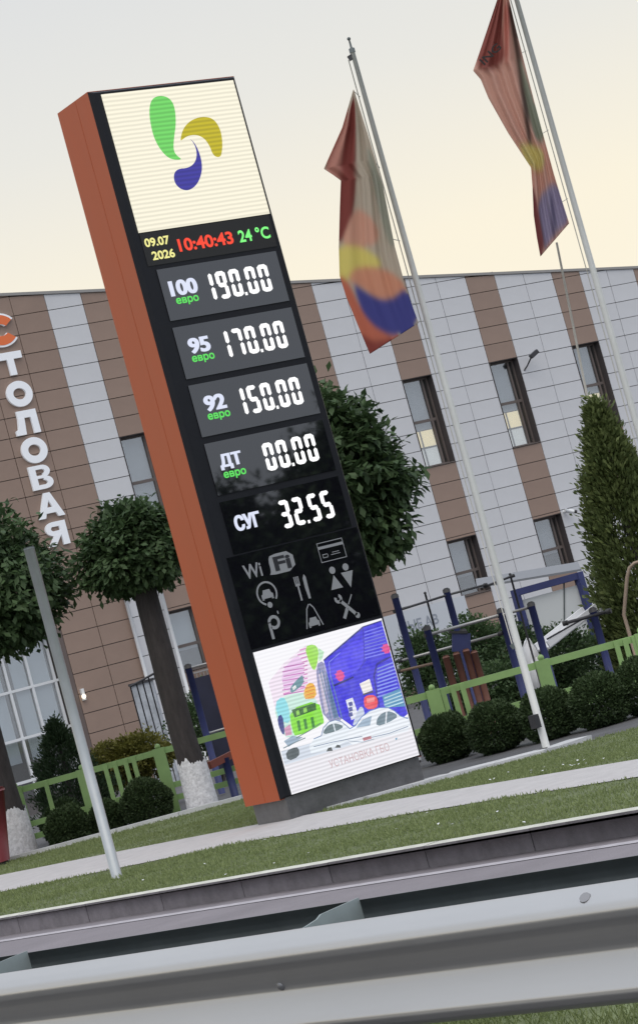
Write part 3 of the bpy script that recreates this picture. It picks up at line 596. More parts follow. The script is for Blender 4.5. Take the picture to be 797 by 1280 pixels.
for a, b, c in cols:
    for k in range(len(row_z)-1):
        z1, z0 = row_z[k], row_z[k+1]
        segs = [(z0, z1)]
        for wx0, wx1, wz0, wz1, _ in WIN+[(STORE[0], STORE[1], STORE[2], STORE[3], '')]:
            if wx0-.01 <= a and b <= wx1+.01:
                ns = []
                for s0, s1 in segs:
                    if s1 <= wz0+.02 or s0 >= wz1-.02: ns.append((s0, s1)); continue
                    if s0 < wz0-.03: ns.append((s0, wz0))
                    if s1 > wz1+.03: ns.append((wz1, s1))
                segs = ns
        for s0, s1 in segs:
            ra, rb = roof_z(a)-.05, roof_z(b)-.05
            if s0 >= ra-.02: continue
            panels.append((a, b, s0, s1, c, ra, rb))
def panel_vis(p):
    cx, cz = (p[0]+p[1])/2, (p[2]+p[3])/2; u, v = proj((cx, FY, cz))
    if not (-15 < u < 812 and 320 < v < 905): return -1
    e = 74+.267*(v-140)
    if e-6 < u < e+232: return -1                                   # behind the price tower
    return 1000-v
panels.sort(key=lambda p: -panel_vis(p))
shared = {}; G_ = .007
rest = {'b': MB(), 'w': MB()}
for i, (a, b, z0, z1, c, ra, rb) in enumerate(panels):
    clipped = z1 > min(ra, rb); m = M_BROWNP if c == 'b' else M_WHITEP
    j = random.uniform(-.004, .004)
    if i < 300 and panel_vis(panels[i]) > 0:
        if clipped:
            za, zb = min(z1-G_, ra), min(z1-G_, rb); mb = MB(); q0 = z0+G_
            if za <= q0+.01 or zb <= q0+.01: za = max(za, q0+.012); zb = max(zb, q0+.012)
            mb.add([(a+G_, FY, q0), (b-G_, FY, q0), (b-G_, FY+.04, q0), (a+G_, FY+.04, q0), (a+G_, FY, za), (b-G_, FY, zb), (b-G_, FY+.04, zb), (a+G_, FY+.04, za)], [(0,3,2,1),(4,5,6,7),(0,1,5,4),(1,2,6,5),(2,3,7,6),(3,0,4,7)])
            mb.build('panel', m, bld)
        else:
            key = (round(b-a, 3), round(z1-z0, 3), c)
            if key not in shared: shared[key] = MB().box(-(b-a)/2+G_, (b-a)/2-G_, 0, .04, -(z1-z0)/2+G_, (z1-z0)/2-G_).mesh('panel', m)
            o = bpy.data.objects.new('panel', shared[key]); link(o); o.location = ((a+b)/2, FY+j, (z0+z1)/2); wparent(o, bld)
    else:
        zt = min(z1-G_, ra, rb)
        if zt > z0+.03: rest[c].box(a+G_, b-G_, FY, FY+.04, z0+G_, zt)
for c, m in (('b', M_BROWNP), ('w', M_WHITEP)):
    if rest[c].f: o = rest[c].build('cladding', m, bld); o['kind'] = 'stuff'
# subframe sheet just behind the panels (dark joints)
mb = MB()
for a, b, c in cols:
    holes = sorted([(w[2], w[3]) for w in WIN if w[0]-.01 <= a and b <= w[1]+.01]+([(STORE[2], STORE[3])] if b <= STORE[1]+.01 else []))
    z = -.3
    for h0, h1 in holes:
        if h0 > z+.01: mb.box(a, b, FY+.045, FY+.335, z, h0)
        z = h1
    top = min(roof_z(a), roof_z(b))-.06
    mb.box(a, b, FY+.045, FY+.335, z, top)
mb.build('facade_frame', M_SUBF, bld)
# windows: recessed 0.2 m, two lights, blinds behind
for i, (a, b, z0, z1, kind) in enumerate(WIN):
    if not (-60 < proj(((a+b)/2, FY, (z0+z1)/2))[0] < 860): continue
    yg = FY+.20; fw = .05; mb = MB(); zm = z0+(z1-z0)*(.52 if kind == 'upper' else .42); xm = a+(b-a)*.80
    mb.box(a+.004, a+fw, yg-.03, yg+.03, z0, z1); mb.box(b-fw, b-.004, yg-.03, yg+.03, z0, z1); mb.box(a+fw, b-fw, yg-.03, yg+.03, z1-fw, z1-.004); mb.box(a+fw, b-fw, yg-.03, yg+.03, z0+.004, z0+fw)
    mb.box(a+fw, b-fw, yg-.025, yg+.025, zm-.03, zm+.03); mb.box(xm-.025, xm+.025, yg-.028, yg+.028, z0+fw, z1-fw)
    w = mb.build('window', M_FRAMEB, bld)
    MB().box(a+.004, a+.012, FY-.012, yg-.031, z0, z1).box(b-.012, b-.004, FY-.012, yg-.031, z0, z1).box(a+.013, b-.013, FY-.012, yg-.031, z1-.010, z1-.003).build('reveal', M_REVEAL, w)
    MB().box(a+.013, b-.013, FY-.025, yg-.031, z0+.003, z0+.02).build('sill', M_FRAMEB, w)
    for (x0, x1) in ((a+fw, xm-.025), (xm+.025, b-fw)):
        for (q0, q1) in ((z0+fw, zm-.03), (zm+.03, z1-fw)): MB().box(x0, x1, yg-.004, yg+.004, q0, q1).build('pane', M_CLEAR, w)
    # what hangs behind the glass
    yb = yg+.07; xi0, xi1 = a+.02, xm
    if kind == 'upper':
        if a > 18:
            zl = z0+(z1-z0)*.42
            MB().box(xi0, xi1, yb, yb+.01, zl+.02, z1-.02).build('blind', M_BLIND, w)
            MB().box(xi0, xi1, yb, yb+.01, z0+(z1-z0)*.23, zl).build('lit_blind', M_LIT, w); MB().box(xi0, xi1, yb, yb+.01, z0+.03, z0+(z1-z0)*.23-.01).build('lit_blind', M_LITW, w)
            MB().box(xi0+.25, xi0+.28, yb-.02, yb-.004, z0+.05, zl).box(xi0, xi1, yb-.02, yb-.004, z0+.22*(z1-z0), z0+.24*(z1-z0)).build('glazing_bar', M_FRAMEB, w)
        else: MB().box(xi0, xi1, yb, yb+.01, z0+.02, z1-.02).build('blind', M_BLIND, w)
    else:
        MB().box(xi0, xi1, yb, yb+.01, z0+.35*(z1-z0), z1-.02).build('blind', M_BLINDW if a < 14 else M_BLIND, w)
    MB().box(a+.004, b-.004, FY+.325, FY+.338, z0, z1).build('room_back', M_REVEAL, w)
# storefront: glazing recessed 0.25 m, white mullions
sx0, sx1, sz1 = STORE[0], STORE[1], STORE[3]; yg = FY+.25
st = MB()
for px, py in ((8, 848), (40, 857), (70, 855)):
    x = atY(px, py, yg)[0]; st.box(x-.025, x+.025, yg-.03, yg+.02, .25, sz1-.03)
for x in (5.2, 6.4, 7.4): st.box(x-.025, x+.025, yg-.03, yg+.02, .25, sz1-.03)
for z in (.55, 1.33, 2.22): st.box(sx0, sx1-.16, yg-.035, yg+.018, z-.025, z+.025)
sf = st.build('shop_window', M_ALU, bld)
MB().box(sx0, sx1-.16, yg+.004, yg+.012, .25, sz1-.03).build('pane', M_CLEAR, sf)
MB().box(sx1-.155, sx1-.004, FY+.002, yg+.05, -.3, sz1).build('reveal', mat('reveal_brown', (.13, .10, .09), .6), sf)
for a_, b_, m in ((8.30, 8.62, M_BLINDW), (8.85, 9.15, M_BLINDW), (9.25, 9.62, M_BLINDW)): MB().box(a_, b_, yg+.045, yg+.055, .9+.35*(a_ > 9), 3.1).build('curtain', m, sf)
# downpipes
for x, z0, z1 in ((11.42, .0, 4.2), (12.22, .0, 4.3)): MB().tube([(x, FY-.07, z0), (x, FY-.07, z1)], .035, 10).build('downpipe', M_ALU, bld)
# grille below the lower left window
mb = MB()
for i in range(9): mb.box(12.32+i*.08, 12.335+i*.08, FY-.10, FY-.085, .95, 1.66)
mb.box(12.30, 12.99, FY-.105, FY-.08, 1.66, 1.69).box(12.30, 12.99, FY-.105, FY-.08, .93, .96); mb.build('grille', mat('grille_grey', (.30, .28, .27), .5), bld)

# floodlight, camera, wall lamp
fl = empty('floodlight', (22.66, FY, 6.3), 'small black floodlight on a bent arm fixed to the white panels', 'floodlight')
MB().tube([(22.50, FY-.0, 6.14), (22.54, FY-.10, 6.22), (22.60, FY-.22, 6.36)], .018, 8).build('arm', M_DARK, fl)
MB().beam((22.57, FY-.25, 6.37), (22.74, FY-.30, 6.46), .14, .09).build('lamp_head', M_DARK, fl)
sc = empty('security_camera', (22.54, FY, 2.94), 'small white security camera beside the lower window', 'camera')
MB().tube([(22.5, FY-.0, 2.96), (22.5, FY-.12, 2.96)], .03, 8).build('bracket', M_ALU, sc); MB().tube([(22.42, FY-.14, 2.97), (22.60, FY-.20, 2.90)], .045, 10).build('housing', M_ALU, sc); MB().tube([(22.60, FY-.20, 2.90), (22.66, FY-.22, 2.88)], .038, 10).build('lens', M_DARK, sc)
wl = empty('wall_lamp', (9.98, FY, 1.75), 'small lit wall lamp on the brown wall beside the shop window', 'lamp')
MB().box(10.0, 10.06, FY-.06, FY, 1.72, 1.94).build('backplate', M_ALU, wl); MB().sphere((9.99, FY-.12, 1.79), .04, 12, 8).build('bulb', mat('lamp_glow', (.9, .8, .6), .5, emit=(1, .85, .6), es=2.5), wl)

# vertical canteen sign: eight letters
sg = empty('canteen_sign', (10.4, FY, 7), 'vertical sign of white block letters reading СТОЛОВАЯ on brown cladding', 'sign')
lets = [('С', 10.33, 8.90, .78, .66), ('Т', 10.37, 8.235, .52, .45), ('О', 10.375, 7.64, .55, .50), ('Л', 10.35, 7.08, .52, .46), ('О', 10.37, 6.53, .55, .50), ('В', 10.36, 6.00, .46, .46), ('А', 10.37, 5.45, .56, .48), ('Я', 10.37, 4.89, .46, .46)]
def sign_letter(ch_, x, z, w, h, y, t, m, parent, dep=.05):
    mb = MB(); k = [0]
    def P(pts):                                                     # pieces in unit letter space, each a hair further out so faces never coincide
        k[0] += 1; mb.poly([(x+(a-.5)*w, z+(b-.5)*h) for a, b in pts], y-.0012*k[0], 0, dep)
    tw, th = t/w, t/h
    def arc(cx, cz, rx, rz, a0, a1, n=14):
        ix, iz = max(rx-tw, .34*rx), max(rz-th, .34*rz)
        for i in range(n):
            a, b = math.radians(a0+(a1-a0)*i/n), math.radians(a0+(a1-a0)*(i+1)/n)
            q = [(cx+rx*math.cos(a), cz+rz*math.sin(a)), (cx+rx*math.cos(b), cz+rz*math.sin(b)), (cx+ix*math.cos(b), cz+iz*math.sin(b)), (cx+ix*math.cos(a), cz+iz*math.sin(a))]
            mb.poly([(x+(u-.5)*w, z+(v-.5)*h) for u, v in q], y-.0012*(k[0]+1), 0, dep)
        k[0] += 1
    R_ = lambda x0, x1, z0, z1: P([(x0, z0), (x1, z0), (x1, z1), (x0, z1)])
    if ch_ == 'Т': R_(0, 1, 1-th, 1); R_(.5-tw/2, .5+tw/2, 0, 1-th)
    if ch_ == 'О': arc(.5, .5, .5, .5, 0, 360, 32)
    if ch_ == 'С': arc(.5, .5, .5, .5, 36, 324, 28)
    if ch_ == 'Л': R_(.2, 1, 1-th, 1); R_(1-tw, 1, 0, 1-th); P([(.2, 1-th), (.2+tw, 1-th), (.13+tw, .0), (.0, .0), (.0, .2), (.12, .25)])
    if ch_ == 'В':
        R_(0, tw, 0, 1); R_(tw, .6, .83, 1); R_(tw, .6, .45, .57); R_(tw, .6, 0, .18)
        arc(.6, .74, .36, .26, -90, 90, 10); arc(.6, .27, .40, .27, -90, 90, 10)
    if ch_ == 'А': P([(.0, 0), (tw, 0), (.5+tw*.45, 1), (.5-tw*.45, 1)]); P([(1-tw, 0), (1, 0), (.5+tw*.5, 1), (.5-tw*.4, 1)]); R_(.22, .78, .18, .18+th*.8)
    if ch_ == 'Я':
        R_(1-tw, 1, 0, 1); R_(.4, 1-tw, .80, 1); R_(.4, 1-tw, .42, .62); arc(.4, .71, .38, .29, 90, 270, 12); P([(.35, .44), (.35+tw*1.1, .44), (tw*1.05, 0), (.0, 0)])
    return mb.build('letter', m, parent)
for ch_, x, z, w, h in lets:
    if ch_ == 'С':
        base = sign_letter('С', x, z, w, h, FY-.06, .25, M_SIGNW, sg); base['label'] = 'larger first letter, orange with a white outline'
        o = sign_letter('С', x-.01, z, w-.07, h-.07, FY-.068, .18, M_SIGNO, base, .004); o.name = 'letter_face'
    else: sign_letter(ch_, x, z, w, h, FY-.06, .14, M_SIGNW, sg)

# ================================================================== flagpoles and flags
def flagpole(base, h, label, clamp=False):
    x, y = base; r = empty('flagpole', (x, y, 0), label, 'flagpole', 'flagpoles beside the price tower')
    MB().tube([(x, y, -.08), (x, y, 1.6), (x, y, 4.2), (x, y, h)], [.037, .036, .032, .022], 14).build('pole', M_FLAGPOLE, r)
    MB().tube([(x, y, -.08), (x, y, -.035)], .09, 16).build('base_plate', M_FLAGPOLE, r)
    MB().tube([(x, y, h), (x, y, h+.04), (x, y, h+.05), (x, y, h+.13)], [.03, .03, .012, .008], 10).sphere((x, y, h+.14), .018, 10, 6).build('finial', M_STEELD, r)
    a = -CR*.035
    MB().beam((x, y, h-.03), (x+a[0]*1.6, y+a[1]*1.6, h-.05), .03, .05).build('pulley', M_DARK, r)
    MB().tube([(x+a[0]*1.7, y+a[1]*1.7, h-.06), (x+a[0]*1.9, y+a[1]*1.9, 2.5), (x+a[0]*1.5, y+a[1]*1.5, .95)], .005, 6).build('halyard', M_ROPE, r)
    MB().beam((x-.0, y, 1.0), (x+a[0]*2, y+a[1]*2, .97), .03, .05).build('cleat', M_STEELD, r)
    if clamp:
        MB().box(x-.10, x-.04, y-.07, y+.02, .17, .30).build('junction_box', M_DARK, r)
    return r
fb1 = atZ(683, 937, -.055); DF = float((fb1-CAM)@CF); fb2 = atD(692.5, 167.5, DF+1.0)
P1 = (float(fb1[0]), float(fb1[1])); P2 = (float(fb2[0]), float(fb2[1]))
flagpole(P1, 6.92, 'white flagpole with a grey finial standing on the pale edging behind the lawn', True)
flagpole(P2, 7.9, 'white flagpole carrying the flag with the dark lettering')
def resample(pts, n):
    P = np.array(pts, float); d = np.r_[0, np.cumsum(np.linalg.norm(np.diff(P, axis=0), axis=1))]; t = np.linspace(0, d[-1], n)
    return np.stack([np.interp(t, d, P[:, 0]), np.interp(t, d, P[:, 1])], 1)
def flag_mat(name):
    m = bpy.data.materials.new(name); m.use_nodes = True; n = m.node_tree; b = n.nodes['Principled BSDF']; o = n.nodes['Material Output']
    a = n.nodes.new('ShaderNodeVertexColor'); a.layer_name = 'col'; n.links.new(a.outputs[0], b.inputs['Base Color']); b.inputs['Roughness'].default_value = .7; b.inputs['Specular IOR Level'].default_value = .2
    t = n.nodes.new('ShaderNodeBsdfTranslucent'); n.links.new(a.outputs[0], t.inputs[0]); mx = n.nodes.new('ShaderNodeMixShader'); mx.inputs[0].default_value = .5
    n.links.new(b.outputs[0], mx.inputs[1]); n.links.new(t.outputs[0], mx.inputs[2]); n.links.new(mx.outputs[0], o.inputs[0]); MATS[name] = m; return m
M_FLAG = flag_mat('flag_cloth')
def flag(org, sc, Lp, Rp, base_col, regions, folds, dep, label, nx=90, ny=220, rope=None):
    src = lambda pts: np.array([(org[0]+a/sc, org[1]+b/sc) for a, b in pts])
    L = resample(src(Lp), ny); R = resample(src(Rp), ny); s = np.linspace(0, 1, nx)
    uv = L[:, None, :]*(1-s)[None, :, None]+R[:, None, :]*s[None, :, None]
    tt = np.linspace(0, 1, ny)[:, None]
    dz = folds(s[None, :], tt)
    V = np.empty((ny, nx, 3))
    D0 = CF[None, None]+CR[None, None]*((uv[..., 0]-398.5)/FPX)[..., None]+CU[None, None]*((640-uv[..., 1])/FPX)[..., None]
    V = CAM+D0*(dep+dz)[..., None]
    C = np.tile(np.array(lin(base_col)), (ny, nx, 1)); fx, fy = uv[..., 0].ravel(), uv[..., 1].ravel(); Cf = C.reshape(-1, 3)
    for c, pts in regions: k = inside(smooth([tuple(p) for p in src(pts)], 2), fx, fy); Cf[k] = lin(c)
    C = Cf.reshape(ny, nx, 3)
    for _ in range(16):
        C[1:-1, 1:-1] = (C[1:-1, 1:-1]*2+C[:-2, 1:-1]+C[2:, 1:-1]+C[1:-1, :-2]+C[1:-1, 2:])/6
    idx = np.arange(ny*nx).reshape(ny, nx); F_ = np.stack([idx[:-1, :-1], idx[1:, :-1], idx[1:, 1:], idx[:-1, 1:]], -1).reshape(-1, 4)
    me = bpy.data.meshes.new('flag'); me.from_pydata(V.reshape(-1, 3).tolist(), [], F_.tolist()); me.polygons.foreach_set('use_smooth', [True]*len(F_))
    ca = me.color_attributes.new('col', 'FLOAT_COLOR', 'POINT'); ca.data.foreach_set('color', np.concatenate([np.clip((C.reshape(-1, 3)*.9+C.reshape(-1, 3).mean(1, keepdims=True)*.10)*1.22+.02, 0, .9), np.ones((ny*nx, 1))], 1).ravel())
    me.materials.append(M_FLAG); me.update()
    root = empty('flag', V[0, -1], label, 'flag', 'flags hanging from the flagpoles')
    o = bpy.data.objects.new('cloth', me); link(o); wparent(o, root)
    so_ = o.modifiers.new('thickness', 'SOLIDIFY'); so_.thickness = .002; so_.offset = 0
    return root, V
f1, V1 = flag((380, 30), 3.05,
    [(187, 250), (145, 395), (75, 552), (110, 575), (140, 597), (136, 700), (132, 850), (135, 960), (160, 1040), (205, 1150), (250, 1258)],
    [(189, 250), (245, 430), (300, 620), (345, 850), (385, 1000), (435, 1140)], (188, 176, 160),
    [((186, 132, 118), [(180, 240), (60, 560), (140, 605), (150, 500)]),
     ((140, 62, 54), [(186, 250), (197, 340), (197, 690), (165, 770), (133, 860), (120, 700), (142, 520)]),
     ((160, 160, 145), [(225, 420), (300, 600), (350, 850), (330, 860), (280, 700)]),
     ((205, 160, 138), [(197, 690), (280, 760), (285, 850), (135, 850), (165, 770)]),
     ((212, 200, 112), [(120, 845), (200, 842), (275, 880), (305, 930), (190, 925), (165, 985), (120, 960)]),
     ((206, 150, 120), [(190, 925), (310, 930), (385, 990), (395, 1040), (290, 1060), (200, 990), (165, 985)]),
     ((196, 112, 84), [(120, 950), (170, 980), (215, 1090), (280, 1160), (350, 1200), (440, 1150), (440, 1300), (200, 1300)]),
     ((70, 72, 150), [(185, 985), (215, 1010), (290, 1055), (345, 1045), (390, 1000), (445, 1140), (355, 1196), (275, 1162), (215, 1092)]),
     ((150, 66, 56), [(205, 1170), (262, 1215), (345, 1195), (345, 1250), (240, 1290)])],
    lambda s, t: (.022*np.sin(s*17+2*t)*np.clip(1.1-.5*t, 0, 1)+.022*np.sin(s*38+6*t+1)*np.clip(s*1.6-.5, 0, 1)*np.clip(2.4*t, 0, 1)*np.clip(2.6-2.6*t, 0.15, 1)+.10*s*(1-s)*np.sin(3*t))*np.clip(t*6, 0, 1),
    DF-.02, 'limp terracotta flag with a large blue crescent near its hem')
f2, V2 = flag((580, 0), 3.673,
    [(180, -130), (150, 0), (100, 150), (40, 325), (75, 365), (110, 450), (200, 610), (305, 770), (312, 860), (318, 990), (332, 1090), (348, 1178)],
    [(182, -130), (205, 0), (240, 150), (290, 350), (350, 580), (410, 800), (440, 900), (480, 1025)], (204, 164, 148),
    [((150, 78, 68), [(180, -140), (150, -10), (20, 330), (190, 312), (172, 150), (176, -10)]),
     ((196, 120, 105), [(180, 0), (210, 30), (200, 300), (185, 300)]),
     ((92, 70, 62), [(195, 0), (215, 30), (265, 260), (305, 600), (310, 770), (290, 640), (245, 330)]),  # dark fold: the shade in the crease is painted into the cloth colour
     ((142, 146, 128), [(245, 230), (300, 400), (360, 600), (365, 660), (320, 640), (275, 420)]),
     ((206, 194, 128), [(240, 660), (310, 662), (365, 690), (365, 770), (345, 790), (300, 770)]),
     ((160, 150, 176), [(345, 900), (380, 860), (425, 830), (490, 1030), (420, 1060), (360, 1170), (335, 1000)]),
     ((118, 108, 140), [(390, 880), (405, 900), (425, 1060), (405, 1110)]),
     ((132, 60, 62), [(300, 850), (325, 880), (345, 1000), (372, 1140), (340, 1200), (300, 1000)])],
    lambda s, t: (.025*np.sin(s*14+3*t)+.02*np.sin(s*29+7*t)+.08*s*(1-s)*np.sin(4*t+1))*np.clip(t*6, 0, 1),
    DF+.98, 'limp terracotta flag folded to show dark lettering near its top corner')
# dark lettering on the second flag: lies on the cloth near the folded corner
def flag_text(s_, px0, py0, px1, py1, hpx, dep, parent):
    V, Fs = text_verts(s_, .02); lo, hi = V.min(0), V.max(0); a = np.array([px0, py0]); b = np.array([px1, py1]); d = (b-a)/np.linalg.norm(b-a); nrm = np.array([d[1], -d[0]])
    out_ = []
    for v in V:
        q = a+d*((v[0]-lo[0])/(hi[0]-lo[0])*np.linalg.norm(b-a))+nrm*((v[1]-lo[1])/(hi[1]-lo[1])*hpx); out_.append(atD(q[0], q[1], dep))
    mb = MB(); mb.add(out_, Fs); mb.build('lettering', mat('flag_ink', (.03, .02, .02), .8), parent)
flag_text('ING', 605, 82, 627, 60, 10, DF+.88, f2)
for fl_, V_, P_ in ((f1, V1, P1), (f2, V2, P2)):                    # clips that hold the hoist to the halyard
    for k in (2, 70, 140, 200):
        p = V_[k, -1]; ring_z = p[2]; MB().tube([p, (P_[0]-CR[0]*.05, P_[1]-CR[1]*.05, p[2]+.02)], .004, 6).build('clip', M_ROPE, fl_)

# a thin leaning mast behind the big thuja
pA, pB = atD(695, 303, 36), atD(742, 540, 36); dr = (pA-pB)/np.linalg.norm(pA-pB); p0 = pB-dr*(pB[2]/dr[2])
ms = empty('thin_mast', p0, 'thin cream mast leaning behind the conical evergreen', 'mast')
MB().tube([p0, pA], [.022, .016], 8).build('shaft', mat('cream_paint', (.78, .74, .66), .5), ms); MB().tube([p0-(0, 0, .02), p0+(0, 0, .03)], .08, 10).build('foot', M_STEELD, ms)

# ================================================================== roadside post
b = atZ(147, 1098, 0); top = 2.93
ps = empty('grey_post', (b[0], b[1], 0), 'plain grey metal post standing in the grass verge', 'post')
MB().tube([(b[0], b[1], -.1), (b[0], b[1], top)], .046, 16).build('shaft', M_POST, ps); MB().tube([(b[0], b[1], top), (b[0], b[1], top+.02)], [.049, .044], 16).build('cap', M_STEELD, ps)

# ================================================================== vegetation
def crown_points(c, rad, n_cl, per, cl_r, flat=.75, shell=.55, squash_bottom=None):
    d = unit(n_cl); r = shell+(1-shell)*rng.random(n_cl)**.6; cc = d*r[:, None]
    lump = 1+.10*np.sin(d[:, 0]*5+1)+.08*np.sin(d[:, 1]*7)+.08*np.sin(d[:, 2]*6+2); cc *= lump[:, None]
    if squash_bottom is not None: cc[:, 2] = np.where(cc[:, 2] < squash_bottom, squash_bottom+(cc[:, 2]-squash_bottom)*.25, cc[:, 2])
    cc = np.array(c)+cc*np.array(rad)
    P = np.repeat(cc, per, 0)+rng.normal(size=(n_cl*per, 3))*cl_r*np.array([1, 1, flat]); out_ = np.repeat(d, per, 0)
    cl_t = np.repeat(rng.random(n_cl), per)
    return P, out_, cl_t
def tree(name, base, zc, rad, label, trunk_r, wash=.55, leaf=.09, n_cl=260, per=26, cl_r=.10, squash=-.55, group=None, mat_=None):
    x, y = base; r = empty(name, (x, y, 0), label, 'tree', group)
    pts = [(x, y, -.1), (x+.01, y, .25), (x-.01, y+.01, .9), (x, y, zc-rad[2]*.75), (x+.02, y, zc-rad[2]*.1), (x, y, zc+rad[2]*.5)]
    MB().tube(pts, [trunk_r*1.22, trunk_r*1.08, trunk_r, trunk_r*.92, trunk_r*.6, trunk_r*.15], 14).build('trunk', M_BARK, r)
    if wash:
        mb = MB(); rr = trunk_r; n = 64; vs = []
        for i, z in enumerate((-.05, .12, .25, wash)):
            for j in range(n):
                a = 2*math.pi*j/n; zz = z+(.03*math.sin(3*a+x)+.02*math.sin(7*a)+random.uniform(-.02, .02) if i == 3 else 0); q = rr*(1.235-.14*z/.6)+.006; vs.append((x+.008*z+q*math.cos(a), y+q*math.sin(a), zz))
        mb.add(vs, [(i*n+j, i*n+(j+1) % n, (i+1)*n+(j+1) % n, (i+1)*n+j) for i in range(3) for j in range(n)], 0, True); mb.build('whitewash', M_LIME, r)
    mb = MB()
    for k in range(9):
        a = 2*math.pi*k/9+random.random(); e = random.uniform(.1, 1.0); s0 = np.array((x, y, zc-rad[2]*random.uniform(.3, .75))); s1 = np.array((x, y, zc))+np.array((math.cos(a)*rad[0]*.75*math.cos(e), math.sin(a)*rad[1]*.75*math.cos(e), rad[2]*.7*math.sin(e)))
        mb.tube([s0, (s0+s1)/2+np.array((0, 0, -.05)), s1], [trunk_r*.35, trunk_r*.2, trunk_r*.06], 6)
    mb.build('limbs', M_BARK, r)
    P, o_, ct = crown_points((x, y, zc), rad, n_cl, per, cl_r, squash_bottom=squash)
    n = len(P); D = o_*.6+unit(n)*.7+np.array([0, 0, -.45]); N = o_*.5+np.array([0, 0, .8])+unit(n)*.5
    t = .15+.5*ct+.35*rng.random(n)*rng.random(n)
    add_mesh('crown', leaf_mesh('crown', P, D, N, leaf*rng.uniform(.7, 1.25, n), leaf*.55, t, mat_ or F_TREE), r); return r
t2 = atZ(250, 1008, 0); t1 = atZ(30, 1066, 0); t3 = atD(452, 745, 28)
TG = 'whitewashed trees in a row beside the canteen'
tree('round_tree', (t2[0]+.03, t2[1]-.02), 3.16, (.60, .60, .55), 'round-crowned tree with whitewashed trunk beside the price tower', .155, leaf=.105, n_cl=420, per=34, cl_r=.07, group=TG)
tree('round_tree', (t1[0]-.1, t1[1]-.1), 3.20, (1.45, 1.45, 1.0), 'wide-crowned tree with whitewashed trunk behind the grey post', .185, leaf=.12, n_cl=900, per=34, cl_r=.10, group=TG)
tree('round_tree', (t3[0], t3[1]), 3.15, (.86, .86, 1.00), 'tall egg-shaped tree partly hidden behind the price tower', .12, leaf=.135, n_cl=560, per=30, cl_r=.085, squash=-.8, group=TG)
# trees across the service road that the dark glass of the tower mirrors
for k, (x, y, zc, rd) in enumerate(((10.6, -12.2, 2.75, (1.9, 1.9, 1.95)), (8.2, -13.6, 2.4, (1.7, 1.7, 1.72)), (13.4, -11.0, 3.0, (1.8, 1.8, 1.9)))):
    tree('street_tree', (x, y), zc, rd, ['broad dark tree mirrored in the lower price panels', 'flat-topped tree mirrored beside the diesel price', 'third dark tree mirrored at the edge of the price panels'][k], .16, 0, leaf=.20, n_cl=700, per=30, cl_r=.17, squash=-.95)

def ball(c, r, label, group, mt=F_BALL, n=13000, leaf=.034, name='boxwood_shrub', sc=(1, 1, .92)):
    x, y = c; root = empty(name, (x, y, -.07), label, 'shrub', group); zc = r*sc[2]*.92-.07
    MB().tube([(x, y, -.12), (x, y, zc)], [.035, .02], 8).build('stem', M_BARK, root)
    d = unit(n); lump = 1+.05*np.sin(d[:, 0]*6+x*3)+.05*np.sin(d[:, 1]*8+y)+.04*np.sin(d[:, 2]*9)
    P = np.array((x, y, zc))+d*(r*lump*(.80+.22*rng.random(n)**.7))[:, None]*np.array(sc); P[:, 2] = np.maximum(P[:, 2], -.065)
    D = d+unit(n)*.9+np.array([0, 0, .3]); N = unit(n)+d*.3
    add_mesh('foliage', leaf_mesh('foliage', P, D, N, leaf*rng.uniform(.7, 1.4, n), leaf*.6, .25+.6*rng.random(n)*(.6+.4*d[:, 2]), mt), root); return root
HG = 'clipped round shrubs along the green fence'
YZ = -.07
RL = ['clipped round shrub beside the price tower foot', 'clipped round shrub between the tower-side shrub and the flagpole', 'clipped round shrub directly behind the flagpole base', 'clipped round shrub in front of the pickets, next after the flagpole shrub', 'clipped round shrub below the conical evergreen', 'clipped round shrub at the far end of the row past the evergreen']
for (px, py, r), lb in zip(((566, 949, .275), (626, 938, .285), (692, 922, .285), (757, 906, .295), (812, 890, .31), (872, 874, .30)), RL):
    b = atZ(px, py+2, YZ); d = ray(px, py); d = np.array([d[0], d[1]])/np.hypot(d[0], d[1]); ball((b[0]+d[0]*r*.6, b[1]+d[1]*r*.6), r, lb, HG)
LL = ['clipped round shrub next to the wide-crowned tree trunk', 'small clipped round shrub squeezed between two larger ones', 'clipped round shrub next to the round-crowned tree trunk']
for (px, py, r), lb in zip(((92, 1058, .27), (140, 1044, .23), (190, 1031, .31)), LL):
    b = atZ(px, py, YZ); d = ray(px, py); d = np.array([d[0], d[1]])/np.hypot(d[0], d[1]); ball((b[0]+d[0]*r*.5, b[1]+d[1]*r*.5), r, lb, HG)
b = atD(75, 1000, 31.5); ball((b[0], b[1]), .30, 'darker round shrub beside the whitewashed trunk, behind the green fence', HG)

